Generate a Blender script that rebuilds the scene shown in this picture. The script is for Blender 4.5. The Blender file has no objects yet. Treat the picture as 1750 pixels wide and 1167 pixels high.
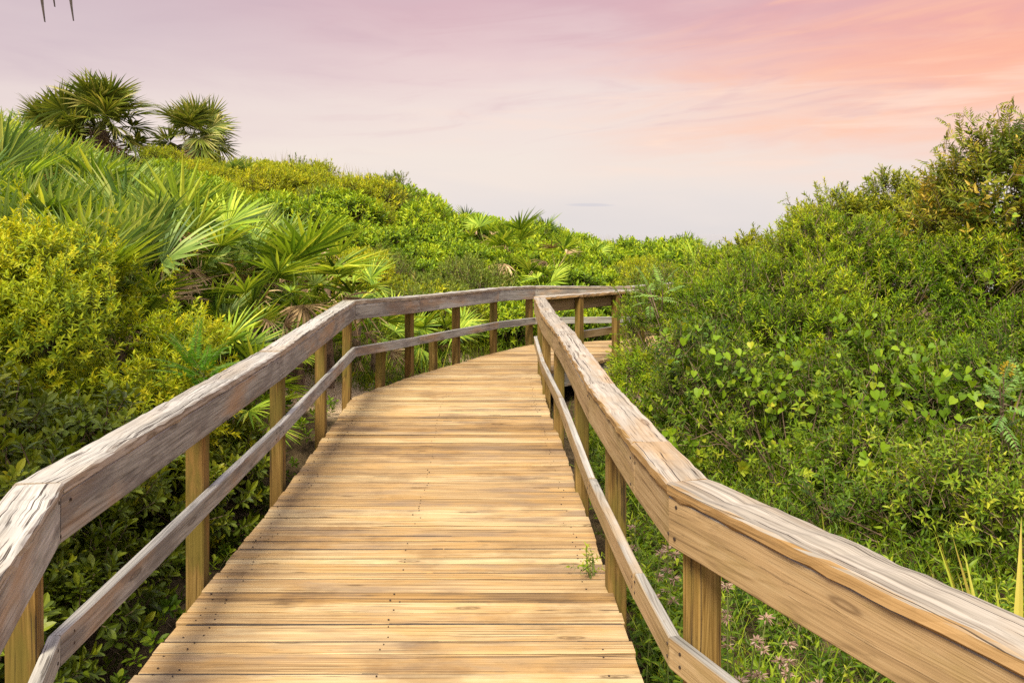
import bpy, math
import numpy as np
from mathutils import Matrix, Vector

R = math.radians
SC = bpy.context.scene
COL = SC.collection
rng = np.random.default_rng(11)

# ------------------------------------------------------------------ camera
EYE, F, HOR = 1.70, 1361.0, 400.0
cam_d = bpy.data.cameras.new("camera"); cam = bpy.data.objects.new("camera", cam_d); COL.objects.link(cam)
cam.location = (0, 0, EYE); cam.rotation_euler = (R(90), 0, 0)
cam_d.sensor_width = 36; cam_d.lens = 28.0
cam_d.shift_y = -(583.5 - HOR) / 1750.0
cam_d.clip_start = 0.05; cam_d.clip_end = 20000
SC.camera = cam

# ------------------------------------------------------------------ world, sun, exposure
SUN_EL, SUN_AZ = 52.0, -158.0          # azimuth from +Y, clockwise; behind the viewer on the left
SUN_STR, SUN_ANGLE = 4.2, 21.0
SKY_LOW, SKY_HIGH = 0.455, 1.25
SC.view_settings.view_transform = 'Standard'; SC.view_settings.look = 'None'
SC.view_settings.gamma = 1; SC.view_settings.exposure = 1.25
SC.cycles.max_bounces = 7; SC.cycles.diffuse_bounces = 4; SC.cycles.transmission_bounces = 4
SC.cycles.glossy_bounces = 2; SC.cycles.transparent_max_bounces = 4
SC.cycles.caustics_reflective = False; SC.cycles.caustics_refractive = False
try:
    SC.cycles.use_denoising = False
    SC.cycles.denoiser = 'OPENIMAGEDENOISE'
except Exception:
    pass


def srgb(r, g, b, a=1.0):
    f = lambda c: (c / 255 / 12.92) if c / 255 <= 0.04045 else ((c / 255 + 0.055) / 1.055) ** 2.4
    return (f(r), f(g), f(b), a)


class NT:
    """small node-tree helper"""
    def __init__(s, tree):
        s.t = tree; s.n = tree.nodes; s.l = tree.links
        s.n.clear()

    def add(s, kind, **kw):
        n = s.n.new(kind)
        for k, v in kw.items():
            if k == 'ins':
                for a, b in v.items():
                    if isinstance(b, bpy.types.NodeSocket): s.l.new(b, n.inputs[a])
                    else: n.inputs[a].default_value = b
            else: setattr(n, k, v)
        return n

    def math(s, op, a, b=0.0, c=0.0, clamp=False):
        n = s.add('ShaderNodeMath', operation=op, use_clamp=clamp)
        for i, v in enumerate((a, b, c)):
            if isinstance(v, bpy.types.NodeSocket): s.l.new(v, n.inputs[i])
            else: n.inputs[i].default_value = v
        return n.outputs[0]

    def rng(s, v, a, b, c=0.0, d=1.0, smooth=True):
        n = s.add('ShaderNodeMapRange', interpolation_type='SMOOTHSTEP' if smooth else 'LINEAR')
        for i, x in enumerate((v, a, b, c, d)):
            if isinstance(x, bpy.types.NodeSocket): s.l.new(x, n.inputs[i])
            else: n.inputs[i].default_value = x
        return n.outputs[0]

    def mix(s, f, a, b, mode='MIX'):
        n = s.add('ShaderNodeMix', data_type='RGBA', blend_type=mode)
        for i, v in zip((0, 6, 7), (f, a, b)):
            if isinstance(v, bpy.types.NodeSocket): s.l.new(v, n.inputs[i])
            else: n.inputs[i].default_value = v
        return n.outputs[2]

    def ramp(s, f, stops, interp='LINEAR'):
        n = s.add('ShaderNodeValToRGB'); n.color_ramp.interpolation = interp
        e = n.color_ramp.elements
        while len(e) > 1: e.remove(e[-1])
        e[0].position, e[0].color = stops[0]
        for p, c in stops[1:]:
            q = e.new(p); q.color = c
        s.l.new(f, n.inputs[0]); return n.outputs[0]

    def noise(s, vec, scale=1.0, detail=3.0, rough=0.55, dist=0.0):
        n = s.add('ShaderNodeTexNoise', ins={'Vector': vec, 'Scale': scale, 'Detail': detail, 'Roughness': rough, 'Distortion': dist})
        return n.outputs[0]

    def vmul(s, v, k, off=(0, 0, 0)):
        n = s.add('ShaderNodeVectorMath', operation='MULTIPLY_ADD')
        s.l.new(v, n.inputs[0]); n.inputs[1].default_value = k; n.inputs[2].default_value = off
        return n.outputs[0]


w = bpy.data.worlds.new("World"); SC.world = w; w.use_nodes = True
t = NT(w.node_tree)
dirv = t.add('ShaderNodeTexCoord').outputs['Generated']
sx = t.add('ShaderNodeSeparateXYZ', ins={0: dirv})
dx, dy, dz = sx.outputs
nish = t.add('ShaderNodeTexSky', sky_type='NISHITA', sun_disc=False, sun_elevation=R(SUN_EL), sun_rotation=R(SUN_AZ))
nishc = t.add('ShaderNodeVectorMath', operation='SCALE', ins={0: nish.outputs[0], 'Scale': 0.10}).outputs[0]
# thin layered dusk cloud: streaks lie along the horizon
sv = t.vmul(dirv, (2.6, 2.6, 13.0))
n1 = t.noise(sv, 1.5, 5.0, 0.55, 0.6)
sv2 = t.vmul(dirv, (3.5, 3.5, 34.0), (3.1, 0.4, 1.7))
n2 = t.noise(sv2, 1.3, 4.0, 0.55, 0.4)
zz = t.math('ADD', dz, t.math('MULTIPLY', t.math('SUBTRACT', n1, 0.5), 0.10))
base = t.ramp(zz, [(0.0, srgb(221, 214, 212)), (0.035, srgb(227, 218, 214)), (0.085, srgb(236, 223, 214)), (0.15, srgb(235, 218, 212)),
                   (0.21, srgb(226, 200, 201)), (0.28, srgb(212, 178, 186)), (0.40, srgb(205, 185, 195)), (0.7, srgb(225, 220, 225))])
# left: grey mauve, right: coral afterglow
leftf = t.math('MULTIPLY', t.rng(dx, -0.02, -0.5), t.rng(zz, 0.07, 0.24))
base = t.mix(t.math('MULTIPLY', leftf, 0.6), base, srgb(196, 184, 193))
glow = t.math('MULTIPLY', t.rng(t.math('ADD', dx, t.math('MULTIPLY', n1, 0.30)), 0.17, 0.70), t.rng(zz, 0.035, 0.15))
glow = t.math('MULTIPLY', glow, t.rng(dz, 0.75, 0.35))
glow = t.math('MULTIPLY', glow, t.rng(dy, -0.2, 0.3))
gcol = t.ramp(zz, [(0.06, srgb(238, 208, 198)), (0.13, srgb(250, 190, 164)), (0.19, srgb(247, 174, 148)), (0.25, srgb(232, 166, 160)), (0.33, srgb(214, 150, 165))])
base = t.mix(t.math('MULTIPLY', glow, 0.88), base, gcol)
# slanting peach wisps in the afterglow
wv = t.add('ShaderNodeCombineXYZ', ins={0: t.math('MULTIPLY', dx, 3.2), 1: t.math('MULTIPLY', dy, 3.2), 2: t.math('MULTIPLY', t.math('SUBTRACT', dz, t.math('MULTIPLY', dx, 0.10)), 24.0)}).outputs[0]
n3 = t.noise(wv, 1.5, 6.0, 0.6, 0.8)
wisp = t.math('MULTIPLY', t.rng(n3, 0.44, 0.74), t.math('MULTIPLY', t.rng(dx, 0.02, 0.30), t.math('MULTIPLY', t.rng(dz, 0.07, 0.13), t.rng(dz, 0.45, 0.25))))
base = t.mix(t.math('MULTIPLY', wisp, 0.45), base, srgb(253, 196, 162))
dull = t.math('MULTIPLY', t.rng(n3, 0.50, 0.32), t.math('MULTIPLY', t.rng(dz, 0.07, 0.15), t.rng(dx, -0.5, 0.1)))
base = t.mix(t.math('MULTIPLY', dull, 0.28), base, srgb(206, 168, 178))
# pale cream streaks
cream = t.math('MULTIPLY', t.rng(n2, 0.50, 0.72), t.rng(dx, -0.25, 0.25))
cream = t.math('MULTIPLY', cream, t.math('MULTIPLY', t.rng(dz, 0.05, 0.11), t.rng(dz, 0.24, 0.14)))
base = t.mix(t.math('MULTIPLY', cream, 0.7), base, srgb(250, 220, 202))
grey = t.math('MULTIPLY', t.rng(n1, 0.55, 0.80), t.rng(dz, 0.08, 0.2))
base = t.mix(t.math('MULTIPLY', grey, 0.30), base, srgb(198, 176, 186))
# small slate cloud just over the sea
ex = t.math('DIVIDE', t.math('SUBTRACT', dx, 0.098), 0.036)
ez = t.math('DIVIDE', t.math('SUBTRACT', t.math('ADD', dz, t.math('MULTIPLY', t.math('SUBTRACT', n1, 0.5), 0.01)), 0.0352), 0.0028)
er = t.math('ADD', t.math('MULTIPLY', ex, ex), t.math('MULTIPLY', ez, ez))
base = t.mix(t.math('MULTIPLY', t.math('MULTIPLY', t.rng(er, 1.0, 0.1), t.rng(dy, 0, .2)), 0.38), base, srgb(188, 190, 204))
gain = t.math('MAXIMUM', t.rng(dz, 0.28, 0.65, SKY_LOW, SKY_HIGH), t.rng(dy, 0.25, -0.5, SKY_LOW, SKY_HIGH * .8))
basec = t.add('ShaderNodeVectorMath', operation='SCALE', ins={0: base, 'Scale': gain}).outputs[0]
up = t.math('MULTIPLY', t.rng(dz, 0.3, 0.8), 0.35)
skyc = t.mix(up, basec, nishc)
bg = t.add('ShaderNodeBackground', ins={'Color': skyc, 'Strength': 1.0})
t.add('ShaderNodeOutputWorld', ins={'Surface': bg.outputs[0]})

sd = bpy.data.lights.new("sun", 'SUN'); sun = bpy.data.objects.new("sun", sd); COL.objects.link(sun)
sd.energy = SUN_STR; sd.angle = R(SUN_ANGLE); sd.color = (1.0, 0.88, 0.68)
az, el = R(SUN_AZ), R(SUN_EL)
sdir = Vector((math.sin(az) * math.cos(el), math.cos(az) * math.cos(el), math.sin(el)))
sun.rotation_euler = sdir.to_track_quat('Z', 'Y').to_euler()
sun.location = (0, 0, 30)

# ------------------------------------------------------------------ helpers
def at(px, py, Y):
    return np.array([(px - 875) / F * Y, Y, EYE - (py - HOR) / F * Y])


def nrm(v):
    return v / np.maximum(np.linalg.norm(v, axis=-1, keepdims=True), 1e-9)


def frames(d, n):
    """rotation matrices (m,3,3) with columns x,y,z; y along d, z near n"""
    y = nrm(d); x = nrm(np.cross(y, n)); z = np.cross(x, y)
    return np.stack([x, y, z], axis=-1)


def rand_dirs(m, g=rng):
    v = g.normal(size=(m, 3)); return nrm(v)


_K = np.random.default_rng(5).normal(size=(3, 8, 3)); _P = np.random.default_rng(6).uniform(0, 6.28, (3, 8))
def snoise(p, s=1.0, k=0):
    """cheap smooth noise in about -1..1"""
    p = np.asarray(p, float)
    return np.sin(p @ (_K[k].T * s) + _P[k]).sum(-1) / 4.0


class Builder:
    def __init__(s): s.V = []; s.Fc = []; s.T = []; s.M = []; s.G = []; s.n = 0
    def add(s, V, Fc, T=None, M=0, G=None):
        V = np.asarray(V, float); Fc = np.asarray(Fc, int)
        s.V.append(V); s.Fc.append(Fc + s.n)
        s.T.append(np.broadcast_to(np.asarray(0.5 if T is None else T, float), (len(V),)))
        s.M.append(np.broadcast_to(np.asarray(M, int), (len(Fc),)))
        s.G.append(np.zeros((len(V), 3)) if G is None else G)
        s.n += len(V)
    def inst(s, tpl, P, Rm, S, tint):
        V, Fc, T, M = tpl
        m = len(P)
        if m == 0: return
        S = np.asarray(S, float)
        if S.ndim == 1: S = S[:, None].repeat(3, 1)
        W = np.einsum('mij,mnj->mni', Rm, V[None] * S[:, None, :]) + P[:, None, :]
        Fx = (Fc[None] + (np.arange(m) * len(V))[:, None, None]).reshape(-1, 3)
        s.add(W.reshape(-1, 3), Fx, (T[None] + np.asarray(tint)[:, None]).reshape(-1), np.tile(M, m))
    def build(s, name, mats, parent=None, loc=None, smooth=False):
        o = bpy.data.objects.new(name, s.mesh(name, mats, smooth)); COL.objects.link(o)
        if parent is not None: o.parent = parent
        if loc is not None: o.location = loc
        return o
    def mesh(s, name, mats, smooth=False):
        V = np.concatenate(s.V); Fc = np.concatenate(s.Fc); T = np.concatenate(s.T); M = np.concatenate(s.M); G = np.concatenate(s.G)
        me = bpy.data.meshes.new(name)
        me.vertices.add(len(V)); me.vertices.foreach_set('co', V.astype(np.float32).ravel())
        k = Fc.shape[1]
        me.loops.add(Fc.size); me.loops.foreach_set('vertex_index', Fc.astype(np.int32).ravel())
        me.polygons.add(len(Fc)); me.polygons.foreach_set('loop_start', (np.arange(len(Fc)) * k).astype(np.int32))
        for m in mats: me.materials.append(m)
        me.polygons.foreach_set('material_index', M.astype(np.int32))
        me.polygons.foreach_set('use_smooth', np.full(len(Fc), smooth))
        a = me.attributes.new('tint', 'FLOAT', 'POINT'); a.data.foreach_set('value', T.astype(np.float32))
        if np.any(G):
            a = me.attributes.new('grain', 'FLOAT_VECTOR', 'POINT'); a.data.foreach_set('vector', G.astype(np.float32).ravel())
        me.update(calc_edges=True); me.validate()
        return me


def tag(o, label=None, cat=None, group=None, kind=None):
    if label: o['label'] = label
    if cat: o['category'] = cat
    if group: o['group'] = group
    if kind: o['kind'] = kind
    return o


def empty(name, loc=(0, 0, 0), rz=0.0, scale=1.0):
    o = bpy.data.objects.new(name, None); COL.objects.link(o)
    o.location = loc; o.rotation_euler = (0, 0, rz); o.scale = (scale,) * 3; o.empty_display_size = 0.1
    return o


def link(name, me, parent=None, loc=(0, 0, 0), rz=0.0, scale=1.0):
    o = bpy.data.objects.new(name, me); COL.objects.link(o)
    o.location = loc; o.rotation_euler = (0, 0, rz)
    o.scale = scale if isinstance(scale, tuple) else (scale,) * 3
    if parent is not None: o.parent = parent
    return o


# ------------------------------------------------------------------ materials
def new_mat(name):
    m = bpy.data.materials.new(name); m.use_nodes = True
    return m, NT(m.node_tree)


def leaf_mat(name, stops, transl=0.35, rough=0.5, spec=0.2):
    m, t = new_mat(name)
    a = t.add('ShaderNodeAttribute', attribute_name='tint').outputs['Fac']
    r = t.add('ShaderNodeObjectInfo').outputs['Random']
    f = t.math('ADD', a, t.math('MULTIPLY', t.math('SUBTRACT', r, 0.5), 0.16), clamp=True)
    c = t.ramp(f, stops)
    p = t.add('ShaderNodeBsdfPrincipled', ins={'Base Color': c, 'Roughness': rough, 'Specular IOR Level': spec})
    tc = t.mix(1.0, c, (1.4, 1.25, 0.6, 1), 'MULTIPLY')
    tr = t.add('ShaderNodeBsdfTranslucent', ins={'Color': tc})
    mx = t.add('ShaderNodeMixShader', ins={0: transl, 1: p.outputs[0], 2: tr.outputs[0]})
    t.add('ShaderNodeOutputMaterial', ins={'Surface': mx.outputs[0]})
    return m


def bark_mat(name, c1, c2):
    m, t = new_mat(name)
    tc = t.add('ShaderNodeTexCoord').outputs['Object']
    n = t.noise(tc, 26.0, 4.0)
    c = t.ramp(n, [(0.3, c1), (0.7, c2)])
    b = t.add('ShaderNodeBump', ins={'Height': n, 'Strength': 0.6, 'Distance': 0.01})
    p = t.add('ShaderNodeBsdfPrincipled', ins={'Base Color': c, 'Roughness': 0.85, 'Normal': b.outputs[0]})
    t.add('ShaderNodeOutputMaterial', ins={'Surface': p.outputs[0]})
    return m


def wood_mat(name, dark, mid, light, top=None, stain=None, stain_amt=0.5, crack=0.7, crack_lo=0.30, knots=True, algae=None, algae_amt=0.0, fine=55.0, k=0.47, cs=95.0, ringk=.13, hairk=.55, cgate=.42, broad=.55, checks=.45, lenk=.6, wobk=.6, blot=0.0):
    sc_ = lambda c: None if c is None else (c[0] * k, c[1] * k, c[2] * k, 1)
    dark, mid, light, stain, algae = map(sc_, (dark, mid, light, stain, algae))
    if top is not None: top = tuple(map(sc_, top))
    m, t = new_mat(name)
    g = t.add('ShaderNodeAttribute', attribute_name='grain').outputs['Vector']
    a = t.add('ShaderNodeAttribute', attribute_name='tint').outputs['Fac']
    geo = t.add('ShaderNodeNewGeometry')
    nz = t.add('ShaderNodeSeparateXYZ', ins={0: geo.outputs['Normal']}).outputs[2]
    wob = t.noise(t.vmul(g, (1.6, 5, 5)), 1.0, 2.0)
    gg = t.add('ShaderNodeVectorMath', operation='ADD', ins={0: g}).outputs[0]
    off = t.add('ShaderNodeCombineXYZ', ins={0: 0.0, 1: t.math('MULTIPLY', wob, 0.06 * wobk), 2: t.math('MULTIPLY', wob, 0.05 * wobk)}).outputs[0]
    t.l.new(off, gg.node.inputs[1])
    gg = t.vmul(gg, (lenk, 1, 1))
    n1 = t.noise(t.vmul(gg, (2.2, fine, fine)), 1.0, 5.0, 0.65)
    n2 = t.noise(t.vmul(gg, (1.0, 15, 15), (7, 3, 1)), 1.0, 4.0, 0.6, 0.3)
    f = t.math('ADD', t.math('MULTIPLY', n1, 0.6), t.math('MULTIPLY', n2, broad))
    f = t.math('ADD', f, (0.55 - broad) * 0.5)
    f = t.math('ADD', f, t.math('MULTIPLY', t.math('SUBTRACT', a, 0.5), 0.38))
    rn = t.noise(t.vmul(gg, (0.55, 9, 9), (2, 6, 3)), 1.0, 1.5, 0.5, 0.25)
    ring = t.math('POWER', t.math('MULTIPLY_ADD', t.math('SINE', t.math('MULTIPLY', rn, 150.0)), 0.5, 0.5), 3.0)
    hair = t.noise(t.vmul(gg, (2.6, 170, 170), (1, 1, 4)), 1.0, 3.0, 0.6)
    f = t.math('ADD', f, t.math('MULTIPLY', t.math('SUBTRACT', hair, 0.5), hairk))
    f = t.math('SUBTRACT', f, t.math('MULTIPLY', ring, ringk))
    c = t.ramp(f, [(0.30, dark), (0.52, mid), (0.78, light)])
    patch = t.noise(t.vmul(g, (1.3, 5, 5), (1.5, 9, 2)), 1.0, 4.0, 0.6)
    if stain is not None:
        c = t.mix(t.math('MULTIPLY', t.rng(patch, 0.46, 0.68), stain_amt), c, stain)
    if algae is not None:
        pa = t.noise(t.vmul(g, (2.0, 7, 7), (8, 4, 6)), 1.0, 4.0, 0.65)
        c = t.mix(t.math('MULTIPLY', t.rng(pa, 0.45, 0.62), algae_amt), c, algae)
    up = t.rng(nz, 0.35, 0.85)
    if blot:
        bn = t.noise(t.vmul(geo.outputs['Position'], (1.5, 2.2, 1)), 1.0, 5.0, 0.65)
        c = t.mix(t.math('MULTIPLY', t.rng(bn, 0.50, 0.68), blot), c, t.mix(1.0, c, (0.62, 0.58, 0.56, 1), 'MULTIPLY'))
    if top is not None:
        ct = t.ramp(f, [(0.30, top[0]), (0.52, top[1]), (0.75, top[2])])
        ct = t.mix(t.math('MULTIPLY', t.rng(patch, 0.50, 0.72), 0.6), ct, mid)
        c = t.mix(up, c, ct)
    if knots:
        vo = t.add('ShaderNodeTexVoronoi', ins={'Vector': t.vmul(g, (1.7, 7, 7)), 'Scale': 1.0, 'Randomness': 1.0})
        d = vo.outputs['Distance']
        rings = t.math('SINE', t.math('MULTIPLY', d, 90.0))
        kf = t.math('MULTIPLY', t.rng(d, 0.16, 0.05), t.math('ADD', 0.55, t.math('MULTIPLY', rings, 0.25)))
        c = t.mix(kf, c, (dark[0] * 0.55, dark[1] * 0.45, dark[2] * 0.4, 1))
    cn = t.noise(t.vmul(gg, (0.8, cs, cs), (3, 8, 5)), 1.0, 3.0, 0.6)
    cm = t.noise(t.vmul(g, (2.4, 10, 10), (4, 2, 9)), 1.0, 2.0)
    cr = t.math('MULTIPLY', t.rng(cn, crack_lo + 0.035, crack_lo), t.rng(cm, cgate, cgate + 0.10))
    if top is not None: cr = t.math('MULTIPLY', cr, t.rng(nz, -0.2, 0.8, 0.35, 1.0))
    c = t.mix(t.math('MULTIPLY', cr, crack), c, (0.025, 0.017, 0.012, 1))
    c2n = t.noise(t.vmul(gg, (1.3, 130, 130), (6, 1, 2)), 1.0, 4.0, 0.65)
    ck = t.math('MULTIPLY', t.rng(c2n, 0.44, 0.36), t.rng(cm, 0.66, 0.40))
    c = t.mix(t.math('MULTIPLY', ck, checks), c, (dark[0] * .45, dark[1] * .42, dark[2] * .40, 1))
    sp_ = t.noise(t.vmul(g, (9, 30, 30), (2, 2, 7)), 1.0, 4.0, 0.7)
    c = t.mix(t.math('MULTIPLY', t.rng(sp_, 0.60, 0.74), 0.35), c, (dark[0] * .7, dark[1] * .68, dark[2] * .66, 1))
    h = t.math('SUBTRACT', t.math('MULTIPLY', f, 0.7), t.math('MULTIPLY', cr, 0.9))
    b = t.add('ShaderNodeBump', ins={'Height': h, 'Strength': 0.8, 'Distance': 0.0045})
    p = t.add('ShaderNodeBsdfPrincipled', ins={'Base Color': c, 'Roughness': 0.78, 'Specular IOR Level': 0.25, 'Normal': b.outputs[0]})
    t.add('ShaderNodeOutputMaterial', ins={'Surface': p.outputs[0]})
    return m


GREY_TOP = (srgb(106, 104, 100), srgb(172, 170, 163), srgb(216, 213, 206))
M_DECK = wood_mat('weathered_deck_wood', srgb(122, 96, 62), srgb(200, 165, 114), srgb(232, 208, 158), stain=srgb(164, 140, 112), stain_amt=0.85,
                  crack=0.72, crack_lo=0.355, algae=srgb(216, 168, 92), algae_amt=0.4, fine=46, cs=58, cgate=.40, ringk=.07, hairk=.85, k=.45, broad=.34, checks=.8, lenk=.33, wobk=.3, blot=.8)
M_BOARD_L = wood_mat('grey_brown_board_wood', srgb(106, 104, 98), srgb(166, 166, 158), srgb(208, 208, 202), top=GREY_TOP, stain=srgb(186, 146, 98), stain_amt=0.6,
                     k=.6, broad=.42, algae=srgb(108, 104, 102), algae_amt=0.6, crack=0.85, crack_lo=0.345, hairk=.3, ringk=.10)
M_CAP_L = wood_mat('grey_cracked_cap_wood', srgb(116, 104, 90), srgb(176, 163, 143), srgb(214, 204, 188), top=GREY_TOP, stain=srgb(170, 142, 104), stain_amt=0.4, crack=0.95, crack_lo=0.385,
                   hairk=.45, ringk=.06, cs=115, cgate=.36, k=.54, broad=.4, checks=.6)
M_BOARD_R = wood_mat('tan_board_wood', srgb(132, 106, 70), srgb(194, 164, 118), srgb(224, 198, 154), top=GREY_TOP, stain=srgb(210, 176, 130), stain_amt=0.5,
                     algae=srgb(160, 138, 76), algae_amt=0.4, crack=0.6, crack_lo=0.32, hairk=.28, ringk=.09)
M_CAP_R = wood_mat('tan_cracked_cap_wood', srgb(132, 102, 60), srgb(194, 156, 102), srgb(224, 190, 140), top=(srgb(116, 110, 100), srgb(180, 172, 158), srgb(218, 210, 197)),
                   stain=srgb(182, 144, 78), stain_amt=0.6, crack=0.95, crack_lo=0.38, hairk=.4, ringk=.06, cs=105, cgate=.38, broad=.4, checks=.5)
M_POST = wood_mat('yellow_brown_post_wood', srgb(88, 66, 28), srgb(148, 118, 56), srgb(194, 162, 94), stain=srgb(162, 124, 62), stain_amt=0.6,
                  algae=srgb(120, 112, 40), algae_amt=0.7, crack=0.75, crack_lo=0.34)


def flat_mat(name, col, rough=0.6, metal=0.0):
    m, t = new_mat(name)
    n = t.noise(t.add('ShaderNodeTexCoord').outputs['Object'], 60.0, 2.0)
    c = t.mix(n, tuple(x * 0.7 for x in col[:3]) + (1,), col)
    p = t.add('ShaderNodeBsdfPrincipled', ins={'Base Color': c, 'Roughness': rough, 'Metallic': metal})
    t.add('ShaderNodeOutputMaterial', ins={'Surface': p.outputs[0]})
    return m


M_NAIL = flat_mat('rusty_nail', (0.035, 0.022, 0.016, 1), 0.7, 0.3)
M_JOINT = bark_mat('dark_joint_fill', (0.012, 0.009, 0.006, 1), (0.05, 0.034, 0.02, 1))
M_STEM = bark_mat('twig_bark', (0.05, 0.032, 0.018, 1), (0.16, 0.11, 0.065, 1))
M_GSTEM = bark_mat('green_stem', (0.06, 0.09, 0.015, 1), (0.13, 0.15, 0.03, 1))
M_TRUNK = bark_mat('palm_trunk_fibre', (0.05, 0.03, 0.02, 1), (0.22, 0.15, 0.09, 1))


def lr(*cs):
    n = len(cs); return [(i / (n - 1), (c[0] * 1.25, c[1] * 1.25, c[2] * 1.1, 1)) for i, c in enumerate(cs)]


M_LDARK = leaf_mat('glossy_green_leaf', lr((.040, .062, .005), (.085, .122, .008), (.155, .185, .010), (.30, .28, .015)), 0.32, 0.45, 0.28)
M_LYEL = leaf_mat('yellow_green_leaf', lr((.07, .12, .006), (.17, .23, .008), (.27, .31, .010), (.38, .36, .015)), 0.38)
M_LHILL = leaf_mat('bright_green_leaf', lr((.024, .052, .003), (.068, .130, .005), (.150, .235, .009), (.28, .34, .015)), 0.34)
M_LHILY = leaf_mat('lime_yellow_leaf', lr((.06, .09, .005), (.15, .20, .008), (.25, .28, .010), (.38, .36, .015)), 0.34)
M_LOLIV = leaf_mat('dull_olive_leaf', lr((.040, .055, .010), (.075, .115, .014), (.12, .16, .018), (.17, .15, .04)), 0.28)
M_LFINE = leaf_mat('fine_myrtle_leaf', lr((.022, .052, .002), (.070, .140, .004), (.155, .225, .006), (.27, .30, .010)), 0.36)
M_LGOLD = leaf_mat('bronze_green_leaf', lr((.024, .044, .005), (.070, .105, .008), (.150, .170, .012), (.30, .22, .03)), 0.32)
M_LOLIVE = leaf_mat('olive_green_leaf', lr((.032, .055, .004), (.090, .130, .006), (.175, .205, .010), (.29, .28, .02)), 0.34)
M_LHEART = leaf_mat('vine_leaf', lr((.045, .09, .004), (.085, .16, .006), (.15, .23, .010), (.30, .29, .02)), 0.4)
M_LWEED = leaf_mat('weed_leaf', lr((.026, .055, .004), (.065, .120, .006), (.14, .20, .010), (.27, .29, .025)), 0.4)
M_PALM = leaf_mat('palmetto_green', lr((.028, .058, .010), (.078, .145, .013), (.180, .265, .022), (.38, .42, .06)), 0.32, 0.5, 0.2)
M_CABB = leaf_mat('cabbage_palm_green', lr((.028, .050, .008), (.064, .098, .013), (.130, .155, .022), (.30, .28, .09)), 0.25, 0.45, 0.3)
M_PALMB = leaf_mat('palmetto_blue_green', lr((.035, .070, .020), (.075, .140, .035), (.15, .22, .06), (.32, .36, .12)), 0.30, 0.5, 0.22)
M_DEAD = leaf_mat('dead_frond', lr((.07, .045, .026), (.16, .11, .065), (.28, .20, .125), (.40, .31, .20)), 0.2, 0.8, 0.2)
M_SUMAC = leaf_mat('sumac_leaf', lr((.035, .085, .025), (.075, .15, .035), (.12, .21, .045), (.20, .27, .06)), 0.3)
M_FERN = leaf_mat('fern_green', lr((.025, .075, .004), (.045, .13, .006), (.08, .19, .010), (.14, .25, .02)), 0.4)
M_PINK = leaf_mat('pale_pink_bract', lr((.11, .07, .055), (.19, .12, .10), (.28, .19, .165), (.36, .29, .25)), 0.3, 0.7)
M_WHITE = leaf_mat('white_petal', lr((.6, .6, .55), (.7, .7, .65), (.8, .8, .75)), 0.3, 0.7)
M_YFLOW = leaf_mat('mustard_flower', lr((.16, .13, .01), (.25, .19, .015), (.34, .26, .02)), 0.3, 0.7)
M_STRAP = leaf_mat('strap_leaf', lr((.10, .16, .012), (.22, .25, .03), (.34, .29, .08), (.38, .25, .11)), 0.35)
M_DRYGRASS = leaf_mat('dry_grass_blade', lr((.11, .11, .03), (.20, .18, .07), (.30, .25, .12)), 0.3, 0.8)
M_GRASS = leaf_mat('green_grass_blade', lr((.05, .10, .006), (.11, .18, .010), (.20, .26, .02), (.33, .32, .06)), 0.38)

# ------------------------------------------------------------------ terrain
CP = np.array([(0, -6, -.75), (0, 0, -.7), (0, 5, -.7), (.3, 10, -.55), (-1.8, 3, -.7), (-2, 5.5, -.6), (-2.1, 8.5, -.28), (-1.6, 10.2, -.25), (-.6, 12, -.3), (.6, 13.2, -.2), (2, 13.9, -.25),
               (-2.6, 3.5, -.6), (-3.2, 5.0, -.25), (-4.5, 5.5, .2), (-6.5, 6, .9), (-8, 3, .8), (-3.2, 8, .5), (-4.2, 9, .9), (-5.5, 9, 1.15), (-6.5, 9.5, 1.55), (-8.5, 11, 2.1),
               (-2.3, 11.5, .15), (-3.5, 13, .75), (-6, 14, 2.0), (-9, 15, 2.9), (-12, 17, 3.3),
               (-.8, 14.2, .0), (-1.5, 16.5, .75), (-1.7, 20, 1.75), (-4, 17, 1.6), (-4, 20, 2.35), (-6.2, 20, 2.75), (-9.2, 20, 3.15), (-10.8, 19, 3.3), (-14, 20, 3.5),
               (.4, 17, .35), (.4, 22, 1.15), (2.2, 24, .75), (4.3, 26, .25), (6.3, 28, .1), (9, 27, .0), (2.5, 18, .1), (4, 16, -.1),
               (2, 3, -.75), (3, 5, -.6), (2.5, 8, -.5), (4, 8, -.2), (6, 8, .1), (7, 12, .3), (4, 12, -.1), (9, 10, .3), (6, 3, -.5), (12, 6, .2),
               (-20, 12, 3.0), (-20, 28, 1.5), (-10, 30, 1.2), (-2, 31, -.2), (4, 36, -1.2), (12, 36, -1.4), (14, 20, -.2), (20, 14, -.2), (-18, -5, .5), (18, -5, -.6), (0, -14, -.8),
               (-30, 45, -3.3), (0, 48, -3.4), (30, 45, -3.4)])


CP[(CP[:, 0] >= -1.8) & (CP[:, 1] >= 20) & (CP[:, 1] < 29), 2] -= .32


def ground(x, y):
    x = np.atleast_1d(np.asarray(x, float)); y = np.atleast_1d(np.asarray(y, float))
    d2 = (x[:, None] - CP[:, 0]) ** 2 + (y[:, None] - CP[:, 1]) ** 2
    wt = 1.0 / (d2 + 0.7) ** 2
    z = (wt * CP[:, 2]).sum(1) / wt.sum(1)
    return z + 0.05 * snoise(np.stack([x, y, 0 * x], -1), 0.9) * 0.8


def gz(x, y): return float(ground(x, y)[0])


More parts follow.
